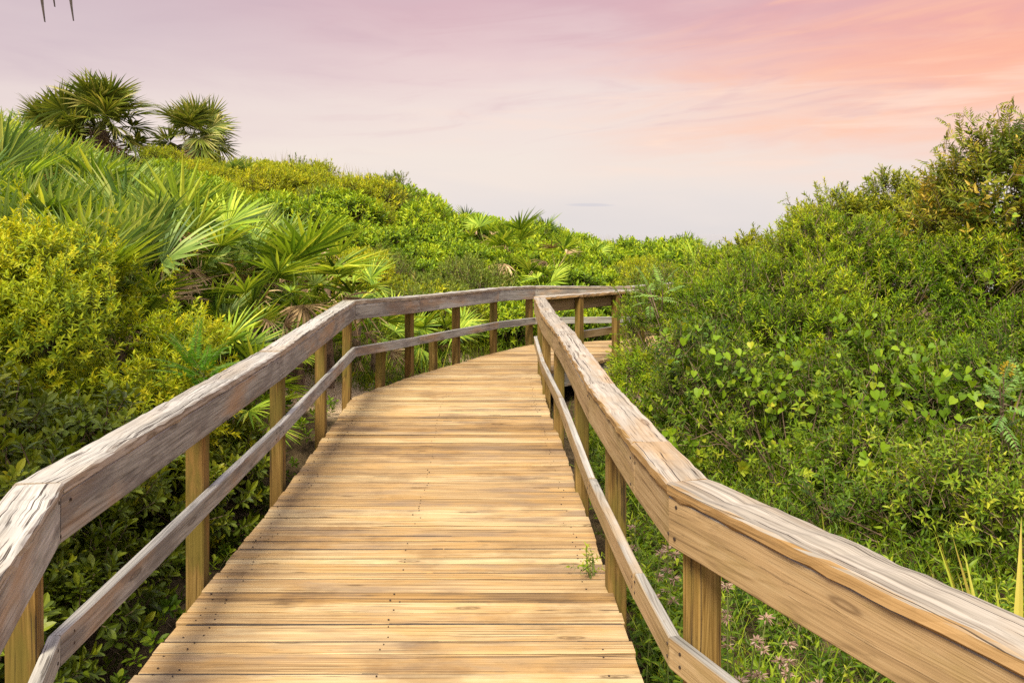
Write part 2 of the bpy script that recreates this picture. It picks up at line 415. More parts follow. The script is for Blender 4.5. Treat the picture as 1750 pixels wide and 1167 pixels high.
def make_ground():
    xs = np.concatenate([[-4000, -900, -250, -90, -55], np.arange(-36, 36.01, 0.45), [55, 90, 250, 900, 4000]])
    ys = np.concatenate([[-4000, -900, -250, -60], np.arange(-14, 50.01, 0.45), [62, 90, 250, 900, 5000, 9000]])
    X, Y = np.meshgrid(xs, ys)
    Z = ground(X.ravel(), Y.ravel()).reshape(X.shape)
    far = (Y > 45) | (np.abs(X) > 200); Z = np.where(Y > 52, -5.0, Z)
    V = np.stack([X.ravel(), Y.ravel(), Z.ravel()], -1)
    nx, ny = len(xs), len(ys)
    i = (np.arange(ny - 1)[:, None] * nx + np.arange(nx - 1)[None]).ravel()
    Q = np.stack([i, i + 1, i + nx + 1, i + nx], -1)
    b = Builder(); b.add(V, Q)
    m, t = new_mat('sandy_soil')
    pos = t.add('ShaderNodeNewGeometry').outputs['Position']
    n1 = t.noise(pos, 0.55, 5.0); n2 = t.noise(pos, 9.0, 6.0, 0.7); n3 = t.noise(pos, 70.0, 3.0, 0.7)
    soil = t.ramp(n2, [(0.3, (0.035, 0.024, 0.012, 1)), (0.55, (0.10, 0.072, 0.038, 1)), (0.75, (0.19, 0.14, 0.075, 1))])
    sand = t.ramp(n3, [(0.3, (0.36, 0.26, 0.16, 1)), (0.7, (0.56, 0.44, 0.30, 1))])
    sp = t.add('ShaderNodeVectorMath', operation='DISTANCE', ins={0: pos, 1: (-2.15, 9.0, -.25)}).outputs['Value']
    sf = t.math('MAXIMUM', t.rng(t.math('ADD', sp, t.math('MULTIPLY', n2, 1.0)), 2.0, 1.2), t.rng(n1, 0.60, 0.70))
    c = t.mix(sf, soil, sand)
    bp = t.add('ShaderNodeBump', ins={'Height': t.math('ADD', n2, n3), 'Strength': 0.7, 'Distance': 0.04})
    p = t.add('ShaderNodeBsdfPrincipled', ins={'Base Color': c, 'Roughness': 0.95, 'Specular IOR Level': 0.1, 'Normal': bp.outputs[0]})
    t.add('ShaderNodeOutputMaterial', ins={'Surface': p.outputs[0]})
    tag(b.build('ground', [m], smooth=True), kind='structure')
    # the sea behind the dune
    b = Builder(); b.add([(-9000, 56, -3.6), (9000, 56, -3.6), (9000, 12000, -3.6), (-9000, 12000, -3.6)], [(0, 1, 2, 3)])
    m, t = new_mat('pale_sea_water')
    pos = t.add('ShaderNodeNewGeometry').outputs['Position']
    n = t.noise(t.vmul(pos, (0.05, 0.4, 1)), 1.0, 5.0)
    bp = t.add('ShaderNodeBump', ins={'Height': n, 'Strength': 0.04, 'Distance': 0.1})
    p = t.add('ShaderNodeBsdfPrincipled', ins={'Base Color': (0.16, 0.19, 0.22, 1), 'Roughness': 0.1, 'Normal': bp.outputs[0]})
    t.add('ShaderNodeOutputMaterial', ins={'Surface': p.outputs[0]})
    tag(b.build('sea', [m]), kind='structure')


make_ground()

# ------------------------------------------------------------------ boardwalk
def rrect(o0, o1, z0, z1, c):
    """chamfered cross-section points (o,z), counter-clockwise"""
    return np.array([(o0 + c, z0), (o1 - c, z0), (o1, z0 + c), (o1, z1 - c), (o1 - c, z1), (o0 + c, z1), (o0, z1 - c), (o0, z0 + c)])


def sweep(b, P, Q, mP, mQ, sec, nseg, wob=0.002, tint=0.5, mat=0, gap=0.0015, upv=None, seed=None, chip=0.0):
    """a board from P to Q: sec holds (outward, up) offsets; mP, mQ are the (mitred) outward vectors at the ends"""
    P, Q, mP, mQ = (np.asarray(v, float) for v in (P, Q, mP, mQ))
    L = np.linalg.norm(Q - P); ts = np.linspace(gap / L, 1 - gap / L, nseg + 1)
    k = len(sec); upv = np.array([0, 0, 1.0]) if upv is None else upv
    go = rng.uniform(-40, 40, 3) if seed is None else np.random.default_rng(seed).uniform(-40, 40, 3)
    V = []; G = []
    for tt in ts:
        c0 = P[None] + mP[None] * sec[:, :1]; c1 = Q[None] + mQ[None] * sec[:, :1]
        p = c0 * (1 - tt) + c1 * tt + upv[None] * sec[:, 1:2]
        q = np.stack([np.full(k, tt * L * 2.5), sec[:, 0] * 60, sec[:, 1] * 60], -1) + go
        p = p + wob * np.stack([snoise(q, .7, 0), snoise(q, .7, 1), snoise(q, .7, 2)], -1)
        if chip: p = p + rng.normal(size=p.shape) * chip - upv[None] * (chip * 3 * (rng.random((k, 1)) < .12))
        V.append(p); G.append(np.stack([np.full(k, tt * L), sec[:, 0], sec[:, 1]], -1) + go)
    V = np.concatenate(V); G = np.concatenate(G)
    Q4 = []
    for i in range(nseg):
        for j in range(k):
            j2 = (j + 1) % k
            Q4.append((i * k + j, i * k + j2, (i + 1) * k + j2, (i + 1) * k + j))
    e = nseg * k
    for a_ in (0, e):
        ids = [a_ + j for j in range(k)]
        if a_ == 0: ids = ids[::-1]
        Q4 += [(ids[0], ids[1], ids[2], ids[3]), (ids[0], ids[3], ids[4], ids[7]), (ids[4], ids[5], ids[6], ids[7])]
    b.add(V, Q4, tint, mat, G)


def disc(b, c, n, r, mat=1):
    n = nrm(np.asarray(n, float)); a = nrm(np.cross(n, [0.3, 0.5, 0.81])); d = np.cross(n, a)
    th = np.linspace(0, 2 * np.pi, 8, endpoint=False)
    top = c + n * 0.0015 + r * (np.cos(th)[:, None] * a + np.sin(th)[:, None] * d); low = top - n * 0.003
    V = np.concatenate([top, low])
    Q = [(0, 1, 2, 3), (0, 3, 4, 7), (4, 5, 6, 7)] + [(i, i + 8, (i + 1) % 8 + 8, (i + 1) % 8) for i in range(8)]
    b.add(V, Q, 0.5, mat)


LEFT = np.array([(-1.05, -1.5, .91), (-.90, 1.05, .91), (-1.441, 2.55, .906), (-1.519, 5.22, .933), (-1.628, 8.30, 1.008), (-1.113, 9.65, .948), (-.186, 11.5, .923), (.361, 12.3, .896), (1.94, 12.9, .85), (3.3, 14.8, .82)])
RIGHT = np.array([(1.5, -1.5, .92), (1.30, .69, .92), (.4906, 2.51, .92), (.452, 2.98, .921), (.394, 4.12, .925), (.356, 6.13, .93), (.285, 7.85, .93), (.266, 9.79, .93), (.80, 10.28, .93), (1.72, 11.4, .91), (3.8, 12.9, .88)])


def mitres(pts, side):
    d = nrm(np.diff(pts[:, :2], axis=0)); n = np.stack([d[:, 1], -d[:, 0]], -1) * side      # side=+1: outward is to the right of travel
    m = np.zeros((len(pts), 3)); m[0, :2] = n[0]; m[-1, :2] = n[-1]
    for i in range(1, len(pts) - 1):
        s = n[i - 1] + n[i]; m[i, :2] = s / (1 + n[i - 1] @ n[i])
    return m, np.concatenate([n, np.zeros((len(n), 1))], 1), np.concatenate([d, np.zeros((len(d), 1))], 1)


def interp_at(pts, Y):
    for i in range(len(pts) - 1):
        if pts[i, 1] <= Y <= pts[i + 1, 1]:
            f = (Y - pts[i, 1]) / (pts[i + 1, 1] - pts[i, 1]); return i, pts[i] * (1 - f) + pts[i + 1] * f
    raise ValueError(Y)


def railing(name, pts, side, posts, m_cap, m_board, label, deck_drop):
    root = empty(name, (pts[3, 0], pts[3, 1], 0)); tag(root, label, 'railing')
    base = np.array([pts[3, 0], pts[3, 1], 0.0])
    m, n, d = mitres(pts, side)
    P = pts - base
    for i in range(len(pts) - 1):
        L = np.linalg.norm(pts[i + 1] - pts[i]); ns = max(4, int(L / 0.06)); tn = rng.uniform(.35, .65)
        b = Builder(); sweep(b, P[i], P[i + 1], m[i], m[i + 1], rrect(-.004, .142, -.040, 0, .007), ns, .0040, tn, chip=.0016)
        b.build('cap_rail', [m_cap, M_NAIL], root)
        b = Builder(); sweep(b, P[i], P[i + 1], m[i], m[i + 1], rrect(.004, .042, -.200, -.043, .005), ns, .0025, rng.uniform(.35, .65))
        for f in (0.02, 0.98):
            for zz in (-.07, -.165):
                disc(b, P[i] * (1 - f) + P[i + 1] * f + n[i] * .003 + np.array([0, 0, zz]) + rng.normal(size=3) * .004 * np.array([1, 1, 1]), -n[i], .0055)
        b.build('side_board', [m_board, M_NAIL], root)
        b = Builder(); sweep(b, P[i], P[i + 1], m[i], m[i + 1], rrect(.003, .041, -.588, -.488, .004), ns, .003, rng.uniform(.35, .65))
        for f in (0.03, 0.97):
            for zz in (-.515, -.555):
                disc(b, P[i] * (1 - f) + P[i + 1] * f + n[i] * .0025 + np.array([0, 0, zz]), -n[i], .005)
        b.build('lower_rail', [m_board, M_NAIL], root)
    for Y in posts:
        short = isinstance(Y, tuple)
        if short: Y, off = Y
        i, p = interp_at(pts, Y)
        c = p - base + n[i] * ((.044 + .046) if not short else off)
        top = -.044 if not short else -p[2] + .40
        zlo = gz(c[0] + base[0], c[1] + base[1]) - .15 - p[2]
        h = top - zlo
        b = Builder()
        # swept upward: 'outward' = n, 'up' = along the rail
        go = rng.uniform(-40, 40, 3)
        sec = rrect(-.044, .044, -.044, .044, .006); k = 8; ns = 8; V = []; G = []
        lean = rng.normal(size=2) * .004
        for s in range(ns + 1):
            z = zlo + h * s / ns
            q = np.stack([np.full(k, z * 3), sec[:, 0] * 60, sec[:, 1] * 60], -1) + go
            pp = c + n[i] * (sec[:, :1] + (snoise(q, .6, 0) * .002)[:, None]) + d[i] * (sec[:, 1:] + (snoise(q, .6, 1) * .002)[:, None])
            pp = pp + np.array([0, 0, z]) + np.array([lean[0], lean[1], 0]) * (s / ns - 1)
            V.append(pp); G.append(np.stack([np.full(k, z), sec[:, 0], sec[:, 1]], -1) + go)
        Q4 = [(s * k + j, s * k + (j + 1) % k, (s + 1) * k + (j + 1) % k, (s + 1) * k + j) for s in range(ns) for j in range(k)]
        if side < 0: Q4 = [q[::-1] for q in Q4]
        e = ns * k
        for a_ in (0, e):
            ids = [a_ + j for j in range(k)]; Q4 += [(ids[0], ids[1], ids[2], ids[3]), (ids[0], ids[3], ids[4], ids[7]), (ids[4], ids[5], ids[6], ids[7])]
        b.add(np.concatenate(V), Q4, rng.uniform(.3, .7), 0, np.concatenate(G))
        b.build('post', [M_POST], root)
    return root


railing('wooden_railing', LEFT, -1, [.3, 2.47, 3.99, 5.5, 6.95, 8.30, (9.05, .17), 9.55, (10.15, .17), 10.55, 11.5, 12.27, 12.85, 14.3], M_CAP_L, M_BOARD_L,
        'grey weathered wooden railing along the palmetto side of the boardwalk, bending round its far end', .05)
railing('wooden_railing', RIGHT, 1, [.2, 1.1, 2.46, 3.82, 5.3, 6.95, 8.5, 9.72, 10.28, 10.95, 11.45, 12.5], M_CAP_R, M_BOARD_R,
        'tan wooden railing with a broad cracked cap beside the dense bushes', .05)


def make_deck():
    root = empty('boardwalk', (0, 0, 0)); tag(root, 'plank boardwalk of sun-bleached golden boards running between two railings and curving out of sight', 'boardwalk')
    ly = np.array([-1.5, 1.05, 2.5, 5.2, 8.3, 9.65, 11.5, 12.30, 12.34, 12.9, 14.8]); lx = np.array([-1.08, -.94, -1.44, -1.50, -1.66, -1.13, -.20, .34, .7, 1.92, 3.28])
    ry = np.array([-1.5, .69, 2.51, 4.0, 6.13, 7.85, 9.7, 9.82, 10.28, 11.4, 12.9, 14.8]); rx = np.array([1.54, 1.34, .51, .475, .415, .345, .335, .36, .84, 1.76, 3.84, 4.9])
    b = Builder(); y = -1.4; i = 0
    while y < 14.5:
        wj = rng.choice([.066, .089, .089, .115, .138]) + rng.normal() * .002; gap = .0092 + .005 * rng.random() ** 2 + (.006 if rng.random() < .12 else 0)
        pitch = wj + gap; y += wj / 2
        tint = np.clip(.5 + rng.normal() * .27, -.1, 1.1)
        jl, jr = rng.uniform(-.010, .006), rng.uniform(-.006, .010)
        rot = rng.normal() * .0012
        sec = rrect(-wj / 2, wj / 2, -.038, 0, .0035)
        yc = y + sec[:, 0]
        k = 8; ns = 14; go = rng.uniform(-40, 40, 3); V = []; G = []
        xl = np.interp(yc, ly, lx) + jl; xr = np.interp(yc, ry, rx) + jr
        if xr.min() - xl.max() < .1: y += pitch - wj / 2; continue
        zj = rng.normal() * .0018; tl = rng.normal() * .022; cup = rng.normal() * .0015
        for s in range(ns + 1):
            f = s / ns; x = xl * (1 - f) + xr * f
            q = np.stack([x * 2.2, sec[:, 0] * 25, sec[:, 1] * 30], -1) + go
            zz = sec[:, 1] + zj + tl * sec[:, 0] + .0022 * snoise(q, .6, 0) + cup * (f - .5) * 2
            yy = yc + rot * (x - .0) * 2 + .0022 * snoise(q, .5, 1)
            V.append(np.stack([x, yy, zz], -1)); G.append(np.stack([x, sec[:, 0], sec[:, 1]], -1) + go)
        Q4 = [(s * k + j, s * k + (j + 1) % k, (s + 1) * k + (j + 1) % k, (s + 1) * k + j)[::-1] for s in range(ns) for j in range(k)]
        for a_ in (0, ns * k):
            ids = [a_ + j for j in range(k)]; Q4 += [(ids[0], ids[1], ids[2], ids[3]), (ids[0], ids[3], ids[4], ids[7]), (ids[4], ids[5], ids[6], ids[7])]
        b.add(np.concatenate(V), Q4, tint, 0, np.concatenate(G))
        # near-black strips fill the joint just below the plank tops, broken here and there
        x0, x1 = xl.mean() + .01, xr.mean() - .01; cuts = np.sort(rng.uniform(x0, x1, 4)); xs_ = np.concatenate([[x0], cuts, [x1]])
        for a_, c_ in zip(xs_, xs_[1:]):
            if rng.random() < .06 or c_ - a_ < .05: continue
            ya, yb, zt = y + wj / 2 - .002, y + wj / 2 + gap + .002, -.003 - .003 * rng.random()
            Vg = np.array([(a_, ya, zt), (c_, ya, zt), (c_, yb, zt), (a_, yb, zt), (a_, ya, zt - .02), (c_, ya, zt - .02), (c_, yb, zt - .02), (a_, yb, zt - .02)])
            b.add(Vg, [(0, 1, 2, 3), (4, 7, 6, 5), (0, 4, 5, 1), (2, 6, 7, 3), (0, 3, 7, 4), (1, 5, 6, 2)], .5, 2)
        if y < 9.5:
            for xx in (xl.mean() + .07, xl.mean() + .15, (xl.mean() + xr.mean()) / 2 - .05, xr.mean() - .12):
                for o in (-.3 * wj, .3 * wj):
                    if rng.random() < .6:
                        disc(b, np.array([xx + rng.normal() * .012, y + o + rng.normal() * .006, zj + .0025]), (0, 0, 1), rng.uniform(.0025, .0045))
        y += pitch - wj / 2; i += 1
    b.build('deck', [M_DECK, M_NAIL, M_JOINT], root)
    # joists carrying the planks, along both edges and the middle
    for ys_, xs_, inset in ((ly, lx, .05), (ry, rx, -.05)):
        pts = np.stack([xs_ + inset, ys_, np.full(len(xs_), -.042)], -1)
        pts = pts[:8] if inset > 0 else pts
        m, n, d = mitres(pts, 1)
        for i in range(len(pts) - 1):
            b = Builder(); sweep(b, pts[i], pts[i + 1], m[i], m[i + 1], rrect(-.02, .02, -.20, 0, .003), 3, .001, .35)
            b.build('joist', [M_BOARD_L], root)


make_deck()

# ------------------------------------------------------------------ leaf templates
def blade(stations, fold=0.25, curl=0.0, L=1.0):
    """strip along +Y: stations (t, halfwidth); three verts where wide, one at the ends"""
    V = []; rows = []
    for tt, hw in stations:
        z = -curl * tt * tt * L
        if hw <= 0: rows.append([len(V)]); V.append((0, tt * L, z))
        else:
            rows.append([len(V), len(V) + 1, len(V) + 2])
            V += [(-hw * L, tt * L, z + fold * hw * L), (0, tt * L, z), (hw * L, tt * L, z + fold * hw * L)]
    Fc = []
    for a, c in zip(rows, rows[1:]):
        if len(a) == 1 and len(c) == 3: Fc += [(a[0], c[1], c[0]), (a[0], c[2], c[1])]
        elif len(a) == 3 and len(c) == 1: Fc += [(a[0], a[1], c[0]), (a[1], a[2], c[0])]
        elif len(a) == 3: Fc += [(a[0], a[1], c[1]), (a[0], c[1], c[0]), (a[1], a[2], c[2]), (a[1], c[2], c[1])]
    V = np.array(V, float); Fc = np.array(Fc, int)
    return V, Fc, np.zeros(len(V)), np.zeros(len(Fc), int)


OVAL = blade([(0, 0), (.3, .13), (.65, .20), (.88, .12), (1, 0)], .35, .18)
ROUND = blade([(0, 0), (.25, .30), (.6, .38), (1, 0)], .3, .15)
NARROW = blade([(0, 0), (.35, .11), (.7, .09), (1, 0)], .35, .2)
LANCE = blade([(0, 0), (.25, .15), (.6, .12), (1, 0)], .35, .25)
DIAM = blade([(0, 0), (.5, .2), (1, 0)], .4, .1)
DIAMN = blade([(0, 0), (.5, .12), (1, 0)], .4, .1)
GRASSB = blade([(0, .012), (.4, .012), (.75, .008), (1, 0)], .5, .35)
GRASSU = blade([(0, .010), (.5, .009), (1, 0)], .5, .12)
HEART = (np.array([(0, 0, 0), (-.30, -.14, .04), (-.50, .12, .08), (-.36, .55, .05), (0, .95, -.06), (.36, .55, .05), (.50, .12, .08), (.30, -.14, .04), (0, .35, -.02)], float),
         np.array([(0, 8, 1), (1, 8, 2), (2, 8, 3), (3, 8, 4), (4, 8, 5), (5, 8, 6), (6, 8, 7), (7, 8, 0)], int)[:, ::-1].copy(), np.zeros(9), np.zeros(8, int))


def tube_tpl(sides=5):
    th = np.linspace(0, 2 * np.pi, sides, endpoint=False)
    r = np.stack([np.cos(th), 0 * th, np.sin(th)], -1)
    V = np.concatenate([r, r * .6 + [0, 1, 0]]); Fc = []
    for j in range(sides):
        k = (j + 1) % sides; Fc += [(j, k, k + sides), (j, k + sides, j + sides)]
    return V, np.array(Fc, int), np.zeros(len(V)), np.ones(len(Fc), int)


TUBE, TUBE3 = tube_tpl(5), tube_tpl(3)


def tubes(b, P, Q, r, tpl=TUBE, mat=1, tint=.5):
    P = np.asarray(P, float); Q = np.asarray(Q, float); d = Q - P; L = np.linalg.norm(d, axis=1)
    r = np.broadcast_to(np.asarray(r, float), (len(P),))
    V, Fc, T, M = tpl
    b.inst((V, Fc, T, np.full(len(Fc), mat)), P, frames(d, np.broadcast_to([.31, .2, .93], P.shape) + 0 * P), np.stack([r, L, r], -1), np.full(len(P), tint))


def sprig(n, leaf, ll, stem, g, open0=75, open1=25, jit=.14, clus=.0, stem_r=.003):
    """a shoot along +Y with n leaves spiralling round it (ll = leaf length)"""
    b = Builder(); f = np.linspace(clus, 1, n); ph = np.arange(n) * 2.4 + g.uniform(0, 6)
    an = np.radians(open0 + (open1 - open0) * f) + g.normal(size=n) * .18
    rad = np.stack([np.cos(ph), 0 * ph, np.sin(ph)], -1)
    d = rad * np.sin(an)[:, None] + np.array([0, 1, 0]) * np.cos(an)[:, None]
    nr = -rad * np.cos(an)[:, None] + np.array([0, 1, 0]) * np.sin(an)[:, None]
    P = np.stack([0 * f, f * stem, 0 * f], -1)
    b.inst(leaf, P, frames(d, nr), ll * g.uniform(.7, 1.15, n) * (1 - .25 * (f > .9)), g.normal(size=n) * jit + .18 * (f - .5))
    tubes(b, [(0, -stem * .4, 0)], [(0, stem, 0)], stem_r, TUBE3)
    V = np.concatenate(b.V); Fc = np.concatenate(b.Fc); return V, Fc, np.concatenate(b.T) - 0.0 * 0, np.concatenate(b.M)


G0 = np.random.default_rng(3)
def fix(s):
    # stems carry tint .5 from tubes(); make templates relative
    return s
SP_OVAL = [sprig(13, OVAL, .072, .10, G0, 85, 30, clus=.15) for _ in range(4)]
SP_ROUND = [sprig(10, ROUND, .075, .12, G0, 80, 35) for _ in range(4)]
SP_SMALL = [sprig(20, LANCE, .048, .15, G0, 70, 25, .2, stem_r=.002) for _ in range(4)]
SP_FINE = [sprig(18, NARROW, .050, .14, G0, 60, 20) for _ in range(4)]
SP_FAR = [sprig(9, DIAM, .085, .12, G0, 80, 30) for _ in range(3)]
SP_FARN = [sprig(12, DIAMN, .075, .14, G0, 60, 25) for _ in range(3)]
SP_BIG = [sprig(12, LANCE, .095, .26, G0, 70, 35) for _ in range(3)]
SP_WEED = [sprig(12, LANCE, .07, .22, G0, 80, 40) for _ in range(4)]


def shrub_parts(lobes, sprigs, n, g, scale=(.8, 1.25), upbias=.5, depth=.45, tint0=.42, tvar=.16, clump=.16, gap=.0, zmin=None, rough=.16, branch=40, shoots=0, shoot_len=.5, base=None, jitter=.5, facing=None, sub=0):
    """returns two Builders: foliage, branches. lobes: (x,y,z,rx,ry,rz)"""
    lobes = np.array(lobes, float)
    if sub:
        more = []
        for q in lobes:
            u = rand_dirs(sub * 3, g); u = u[u[:, 2] > -.25][:sub]
            for v in u:
                more.append(np.concatenate([q[:3] + v * q[3:] * .82, q[3:] * g.uniform(.30, .46)]))
        lobes = np.concatenate([lobes * [1, 1, 1, .86, .86, .86], np.array(more)])
    area = (lobes[:, 3] * lobes[:, 4] + lobes[:, 3] * lobes[:, 5] + lobes[:, 4] * lobes[:, 5])
    P = []; D = []
    need = n
    for _ in range(12):
        k = int(need * 2.2) + 50
        li = g.choice(len(lobes), k, p=area / area.sum()); u = rand_dirs(k, g)
        u[:, 2] = np.where(u[:, 2] < -.55, -u[:, 2], u[:, 2])
        c = lobes[li, :3]; r = lobes[li, 3:]
        rf = 1 - depth * g.random(k) ** 1.6
        p = c + u * r * (rf * (1 + rough * snoise(u * 2.1 + c, 1.0, 0) + rough * .7 * snoise((c + u * r) * 3.2, 1.0, 1)))[:, None]
        ok = np.ones(k, bool)
        for q in lobes:
            e = (((p - q[:3]) / q[3:]) ** 2).sum(1); ok &= e > .36
        if zmin is not None: ok &= p[:, 2] > zmin
        if gap > 0: ok &= snoise(p * 3.5, 1.0, 2) > -1 + gap
        if facing is not None:
            ok &= (u @ np.asarray(facing) > -.35) | (g.random(k) < .25)
        P.append(p[ok]); D.append(nrm(u / r)[ok]); need -= ok.sum()
        if need <= 0: break
    P = np.concatenate(P)[:n]; D = np.concatenate(D)[:n]; m = len(P)
    b = Builder()
    d = nrm(D + upbias * np.array([0, 0, 1]) + jitter * g.normal(size=(m, 3)) * .8)
    nn = g.normal(size=(m, 3))
    tn = tint0 + tvar * g.normal(size=m) + clump * snoise(P * 2.3, 1.0, 1)
    which = g.integers(0, len(sprigs), m); S = g.uniform(scale[0], scale[1], m)
    Rm = frames(d, nn)
    for k in range(len(sprigs)):
        s = which == k; b.inst(sprigs[k], P[s], Rm[s], S[s], tn[s])
    bb = Builder()
    base = np.zeros(3) if base is None else np.asarray(base, float)
    if branch:
        ids = g.choice(m, min(branch, m), replace=False)
        mid = base + (P[ids] - base) * g.uniform(.35, .55, (len(ids), 1)) + g.normal(size=(len(ids), 3)) * .06
        mid[:, 2] -= .03
        tubes(bb, np.tile(base, (len(ids), 1)) + g.normal(size=(len(ids), 3)) * [.004, .004, 0], mid, .012)
        tubes(bb, mid, P[ids], .007)
        tubes(bb, [base - [0, 0, .08]], [base + [0, 0, .14]], .035)
    if shoots:
        hi = P[:, 2] > np.quantile(P[:, 2], .6)
        ids = g.choice(np.where(hi)[0], shoots)
        for i in ids:
            L = shoot_len * g.uniform(.5, 1.2); ax = nrm(D[i] * .5 + [0, 0, 1.0] + g.normal(size=3) * .3)
            kk = max(4, int(L / .05)); f = np.linspace(.1, 1, kk)
            pts = P[i] + ax * (f * L)[:, None] + np.array([g.normal() * .1, g.normal() * .1, -.12]) * (f ** 2 * L)[:, None]
            tubes(bb, pts[:-1], pts[1:], .004, TUBE3)
            dd = nrm(ax[None] * .5 + g.normal(size=(kk, 3)) * .7)
            b.inst(sprigs[0], pts, frames(dd, g.normal(size=(kk, 3))), g.uniform(.5, .85, kk), np.full(kk, tint0 + .15) + g.normal(size=kk) * .12)
    return b, bb


def shrub(name, loc, lobes, sprigs, n, mat, label, cat='shrub', group=None, seed=0, stem=M_STEM, **kw):
    g = np.random.default_rng(seed)
    root = empty(name, loc); tag(root, label, cat, group)
    b, bb = shrub_parts(lobes, sprigs, n, g, **kw)
    b.build('foliage', [mat, stem], root)
    if bb.V: bb.build('branches', [stem, stem], root)
    return root


# ------------------------------------------------------------------ palm fronds
def frond_mesh(name, mat, g, pet=.55, rad=.62, segs=24, spread=125, droop=.12, tilt=30, wid=.046, costa=.0, raggy=.0):
    """a fan leaf: petiole along +Y, then segments radiating from the hub; upper side +Z"""
    b = Builder()
    b.add(*[(np.array([(-.008, 0, 0), (.008, 0, 0), (0, 0, -.010), (-.005, pet, -.02), (.005, pet, -.02), (0, pet, -.026)])), np.array([(0, 1, 4), (0, 4, 3), (1, 2, 5), (1, 5, 4), (2, 0, 3), (2, 3, 5)])], .62, 0)
    tl = R(tilt); ct, st = math.cos(tl), math.sin(tl)
    for i in range(segs):
        a = R(-spread + 2 * spread * (i + .5) / segs) + g.normal() * .035
        L = rad * (1 - .22 * abs(a) / R(spread)) * g.uniform(.86, 1.06)
        if raggy and g.random() < raggy: L *= g.uniform(.3, .75)
        hub = costa * max(0, math.cos(a)) * rad
        V, Fc, T, M = blade([(0, .004), (.35, wid * .75), (.6, wid * .62), (.85, wid * .25), (1, 0)], .55, droop * g.uniform(.4, 2.0), 1.0)
        V = V * [rad * g.uniform(.85, 1.1), L, L]
        y = V[:, 1].copy(); V[:, 1] = y
        ca, sa = math.cos(a), math.sin(a)
        # fold the fan into a shallow funnel, and dip the middle
        X = V[:, 0] * ca + V[:, 1] * sa; Y = -V[:, 0] * sa + V[:, 1] * ca + hub
        Z = V[:, 2] + np.abs(np.sin(a)) * V[:, 1] * .28 - costa * 1.1 * (Y.clip(0) / rad) ** 2 * rad * .5
        Y2 = Y * ct + Z * st; Z2 = -Y * st + Z * ct
        base_t = .46 + g.normal() * .20
        tt = base_t + .16 * (np.arange(len(V)) % 3 == 1) * 0 + .10 * (y / L) + (.25 if (g.random() < .06) else 0)
        b.add(np.stack([X, Y2 + pet, Z2 - .02], -1), Fc, tt, 0)
    return b.mesh(name, [mat])


GP = np.random.default_rng(21)
FR_GREEN = [frond_mesh('palmetto_frond', M_PALM, GP, GP.uniform(.45, .7), GP.uniform(.56, .70), int(GP.integers(20, 26)), GP.uniform(95, 130), .08, GP.uniform(5, 40)) for _ in range(6)]
FR_BLUE = [frond_mesh('palmetto_frond', M_PALMB, GP, GP.uniform(.45, .7), GP.uniform(.56, .72), int(GP.integers(18, 24)), GP.uniform(70, 110), .08, GP.uniform(0, 30)) for _ in range(5)]
FR_DEAD = [frond_mesh('dead_palmetto_frond', M_DEAD, GP, GP.uniform(.4, .6), GP.uniform(.5, .62), int(GP.integers(14, 20)), GP.uniform(50, 95), .35, GP.uniform(10, 50), .036, raggy=.3) for _ in range(4)]
FR_CAB = [frond_mesh('cabbage_palm_frond', M_CABB, GP, GP.uniform(.55, .85), GP.uniform(.70, .82), 34, GP.uniform(115, 140), .18, GP.uniform(0, 25), .044, costa=.10) for _ in range(6)]
FR_CABD = [frond_mesh('dead_cabbage_frond', M_DEAD, GP, GP.uniform(.4, .6), GP.uniform(.6, .8), 24, GP.uniform(60, 100), .5, GP.uniform(20, 50), .030, costa=.25, raggy=.25) for _ in range(4)]


def place_frond(root, me, p, d, roll, s, name='frond', label=None):
    d = nrm(np.asarray(d, float)); up = np.array([0, 0, 1.0]); n = up - (up @ d) * d
    if np.linalg.norm(n) < .05: n = np.array([1.0, 0, 0])
    Rm = frames(d[None], nrm(n)[None])[0]
    o = bpy.data.objects.new(name, me); COL.objects.link(o); o.parent = root
    M4 = Matrix([[*Rm[0], 0], [*Rm[1], 0], [*Rm[2], 0], [0, 0, 0, 1]]) @ Matrix.Rotation(roll, 4, 'Y') @ Matrix.Scale(s, 4)
    M4.translation = Vector(p); o.matrix_local = M4
    if label: o['label'] = label
    return o


def stump_mesh(name, h, r0, r1, g, mat, rings=9, sides=10, boots=0):
    b = Builder(); V = []
    for i in range(rings + 1):
        f = i / rings; th = np.linspace(0, 2 * np.pi, sides, endpoint=False)
        r = (r0 + (r1 - r0) * f) * (1 + .10 * g.normal(size=sides))
        V.append(np.stack([np.cos(th) * r, np.sin(th) * r, np.full(sides, f * h)], -1))
    Q = [(i * sides + j, i * sides + (j + 1) % sides, (i + 1) * sides + (j + 1) % sides, (i + 1) * sides + j) for i in range(rings) for j in range(sides)]
    T3 = [(q[0], q[1], q[2]) for q in Q] + [(q[0], q[2], q[3]) for q in Q]
    b.add(np.concatenate(V), T3, .5, 0)
    for k in range(boots):
        th = k * 2.4; z = h * (.15 + .8 * k / boots); r = r0 + (r1 - r0) * z / h
        o = np.array([math.cos(th), math.sin(th), 0]); tdir = np.array([-o[1], o[0], 0])
        p = o * r * .9 + [0, 0, z]; q = o * (r + .09) + [0, 0, z + .2]
        b.add([p - tdir * .06, p + tdir * .06, q - tdir * .02, q + tdir * .02, p + o * .04 - [0, 0, .02]], [(0, 1, 3), (0, 3, 2), (1, 4, 3), (4, 0, 2), (4, 2, 3)], .5, 0)
    return b.mesh(name, [mat])


STUMP = stump_mesh('palmetto_stump', .35, .09, .06, GP, M_TRUNK)


